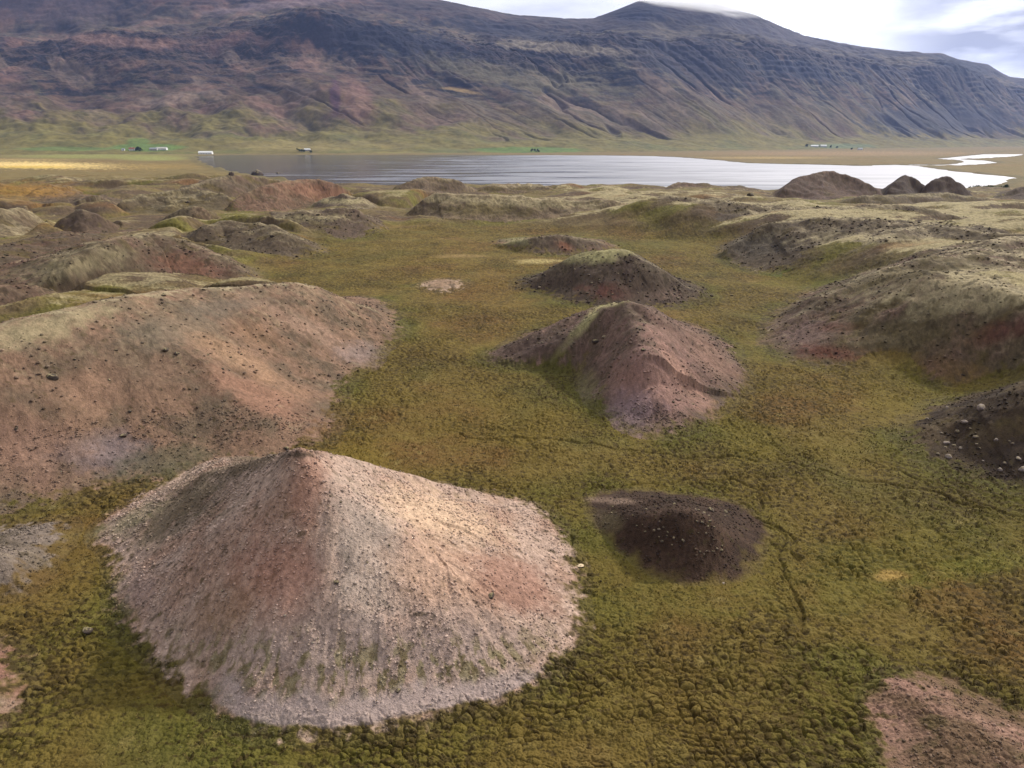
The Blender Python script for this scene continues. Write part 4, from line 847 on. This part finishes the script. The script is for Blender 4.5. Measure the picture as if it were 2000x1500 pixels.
house(1613, 284, 24, 11, 5, 3, 0, M_white, M_white, 'farmhouse', 'white two storey farmhouse of the right hand farm', 'house', 3, True)
house(1684, 291, 16, 9, 4, 3, 0, M_white, M_grey, 'farmhouse', 'small white house alone on the plain right of the farm', 'house', 2)
p = pick(265, 329)
if p:
    t = empty('hut', (p[0], p[1], p[2] - .3), .3); tag(t, 'tiny white hut on a brown rise left of the lake', 'hut')
    MB().box(-1.8, 1.8, -1.4, 1.4, 0, 2.6).build('wall', M_white, t); MB().raw([(-2, -1.6, 2.6), (2, -1.6, 2.6), (2, 1.6, 2.6), (-2, 1.6, 2.6), (-2, 0, 3.7), (2, 0, 3.7)], [(0, 3, 2, 1), (0, 1, 5, 4), (2, 3, 4, 5), (0, 4, 3), (1, 2, 5)]).build('roof', M_white, t)
# trees
def tree(loc, hgt, wid, leaf, label, group, seed, name='tree'):
    r_ = np.random.default_rng(seed); t = empty(name, (loc[0], loc[1], loc[2] - .4)); tag(t, label, 'tree', None, group)
    tm = MB(); n = 7; zs = np.linspace(0, hgt * .8, 5)
    for k in range(5):
        rad = .035 * hgt * (1 - .8 * k / 4); tm.v += [(rad * math.cos(6.283 * a / n) + .1 * k * math.sin(seed), rad * math.sin(6.283 * a / n), zs[k]) for a in range(n)]
    for k in range(4):
        for a in range(n): tm.f.append((k * n + a, k * n + (a + 1) % n, (k + 1) * n + (a + 1) % n, (k + 1) * n + a))
    for lb in range(5):
        a = 6.283 * r_.random(); z0 = hgt * r_.uniform(.2, .6); b = len(tm.v); ex, ey = math.cos(a) * wid * .35, math.sin(a) * wid * .35
        tm.v += [(-.08, 0, z0), (.08, .05, z0), (0, -.08, z0), (ex, ey, z0 + hgt * .25)]; tm.f += [(b, b + 1, b + 3), (b + 1, b + 2, b + 3), (b + 2, b, b + 3)]
    tm.build('trunk', M_bark, t)
    cnt = 700; lumps = r_.standard_normal((9, 3)) * np.array([wid * .22, wid * .22, hgt * .17]) + np.array([0, 0, hgt * .55]); c = lumps[r_.integers(0, 9, cnt)] + r_.standard_normal((cnt, 3)) * np.array([wid, wid, hgt]) * .09
    c[:, 2] = np.clip(c[:, 2], hgt * .08, hgt); s_ = .05 * hgt + .03 * hgt * r_.random((cnt, 1, 1)); VV = (c[:, None, :] + r_.standard_normal((cnt, 3, 3)) * s_).reshape(-1, 3)
    o = mesh_np('crown', VV, np.arange(cnt * 3).reshape(-1, 3), leaf, smooth=False); o.parent = t
def grove(spots, h_, leaf, label, group, far_=True):
    for i, (u, v) in enumerate(spots):
        p = (pick_far if far_ else pick)(u, v)
        if p is None: continue
        tree(p, h_ * random.uniform(.8, 1.2), h_ * random.uniform(.8, 1.1), leaf, label, group, int(u * 7 + i))
grove([(272, 291), (276, 291), (280, 292)], 9, M_leaf, 'dark tree in the clump right of the white farmhouse', 'trees by the farmhouse')
grove([(589, 293), (594, 294), (599, 294), (603, 295)], 8, M_leaf2, 'dark tree in the clump beside the shore house', 'trees by the shore house')
grove([(1044, 293), (1050, 292), (1056, 294)], 8, M_leaf, 'dark green tree in the clump on the middle green field', 'trees on the middle field')
grove([(1580, 284), (1628, 285), (1640, 286), (1668, 291)], 9, M_leaf, 'dark tree around the right hand farm', 'trees at the right hand farm')
bl = [(1898, 371), (1906, 373), (1914, 374), (1922, 372), (1930, 374), (1938, 371), (1946, 373), (1954, 370), (1960, 372)]
for i, (u, v) in enumerate(bl):
    px = P(u, v, -7.0); tree((px[0], px[1], -7.6), random.uniform(3.5, 5.5), 6.5, M_leaf, 'dark green willow bush in the row by the right end of the lake', 'willow bushes by the lake', 900 + i, 'bush')
# ------------------------------------------------------------------ cloud lying on the summit
cm = bpy.data.materials.new('cloud_vapour'); cm.use_nodes = True; cn = cm.node_tree; cn.nodes.clear()
c_o = cn.nodes.new('ShaderNodeOutputMaterial'); c_v = cn.nodes.new('ShaderNodeVolumePrincipled'); cn.links.new(c_v.outputs[0], c_o.inputs['Volume'])
c_t = N(cn, 'ShaderNodeTexCoord'); c_m = N(cn, 'ShaderNodeMapping', {'Vector': c_t.outputs['Object'], 'Scale': (1.6, 1.6, 1.6)}); c_n = N(cn, 'ShaderNodeTexNoise', {'Vector': c_m.outputs[0], 'Scale': 1.5, 'Detail': 5.0, 'Roughness': .6})
c_l = N(cn, 'ShaderNodeVectorMath', {0: c_t.outputs['Object']}, operation='LENGTH'); c_f = N(cn, 'ShaderNodeMapRange', {0: c_l.outputs['Value'], 1: .25, 2: 1.0, 3: 1.0, 4: .0})
c_r = N(cn, 'ShaderNodeMapRange', {0: c_n.outputs[0], 1: .38, 2: .62, 3: 0.0, 4: 1.0}); c_x = N(cn, 'ShaderNodeMath', {0: c_f.outputs[0], 1: c_r.outputs[0]}, operation='MULTIPLY'); c_y = N(cn, 'ShaderNodeMath', {0: c_x.outputs[0], 1: .020}, operation='MULTIPLY')
cn.links.new(c_y.outputs[0], c_v.inputs['Density']); c_v.inputs['Color'].default_value = (1, 1, 1, 1); c_v.inputs['Anisotropy'].default_value = .45
cvv, cff = ico(3); cvv = cvv * (1 + .12 * pn(cvv[:, 0] * 2.2 + 5, cvv[:, 1] * 2.2 + cvv[:, 2] * 1.7, 3))[:, None]
o = mesh_np('cloud', cvv, cff, cm, smooth=True); px = PY(1350, 4, 4500.); o.location = px; o.scale = (620, 320, 60); o.rotation_euler = (0, R(5), 0)
tag(o, 'thin white cloud cap lying on the summit of the mountain', 'cloud', 'stuff')
# ------------------------------------------------------------------ air
hz = bpy.data.materials.new('haze_air'); hz.use_nodes = True; hn = hz.node_tree; hn.nodes.clear()
ho = hn.nodes.new('ShaderNodeOutputMaterial'); hv_ = hn.nodes.new('ShaderNodeVolumePrincipled'); hn.links.new(hv_.outputs[0], ho.inputs['Volume'])
hv_.inputs['Color'].default_value = (.40, .54, 1, 1); hv_.inputs['Density'].default_value = 3.7e-5; hv_.inputs['Anisotropy'].default_value = .2
tz = float(max(zz.max(), 100)) + 12
o = MB().box(-12500, 12500, -10500, 12500, -12, tz).build('haze', hz); tag(o, 'thin bluish haze filling the valley air', 'haze', 'stuff')
print('all', time.time() - T0)
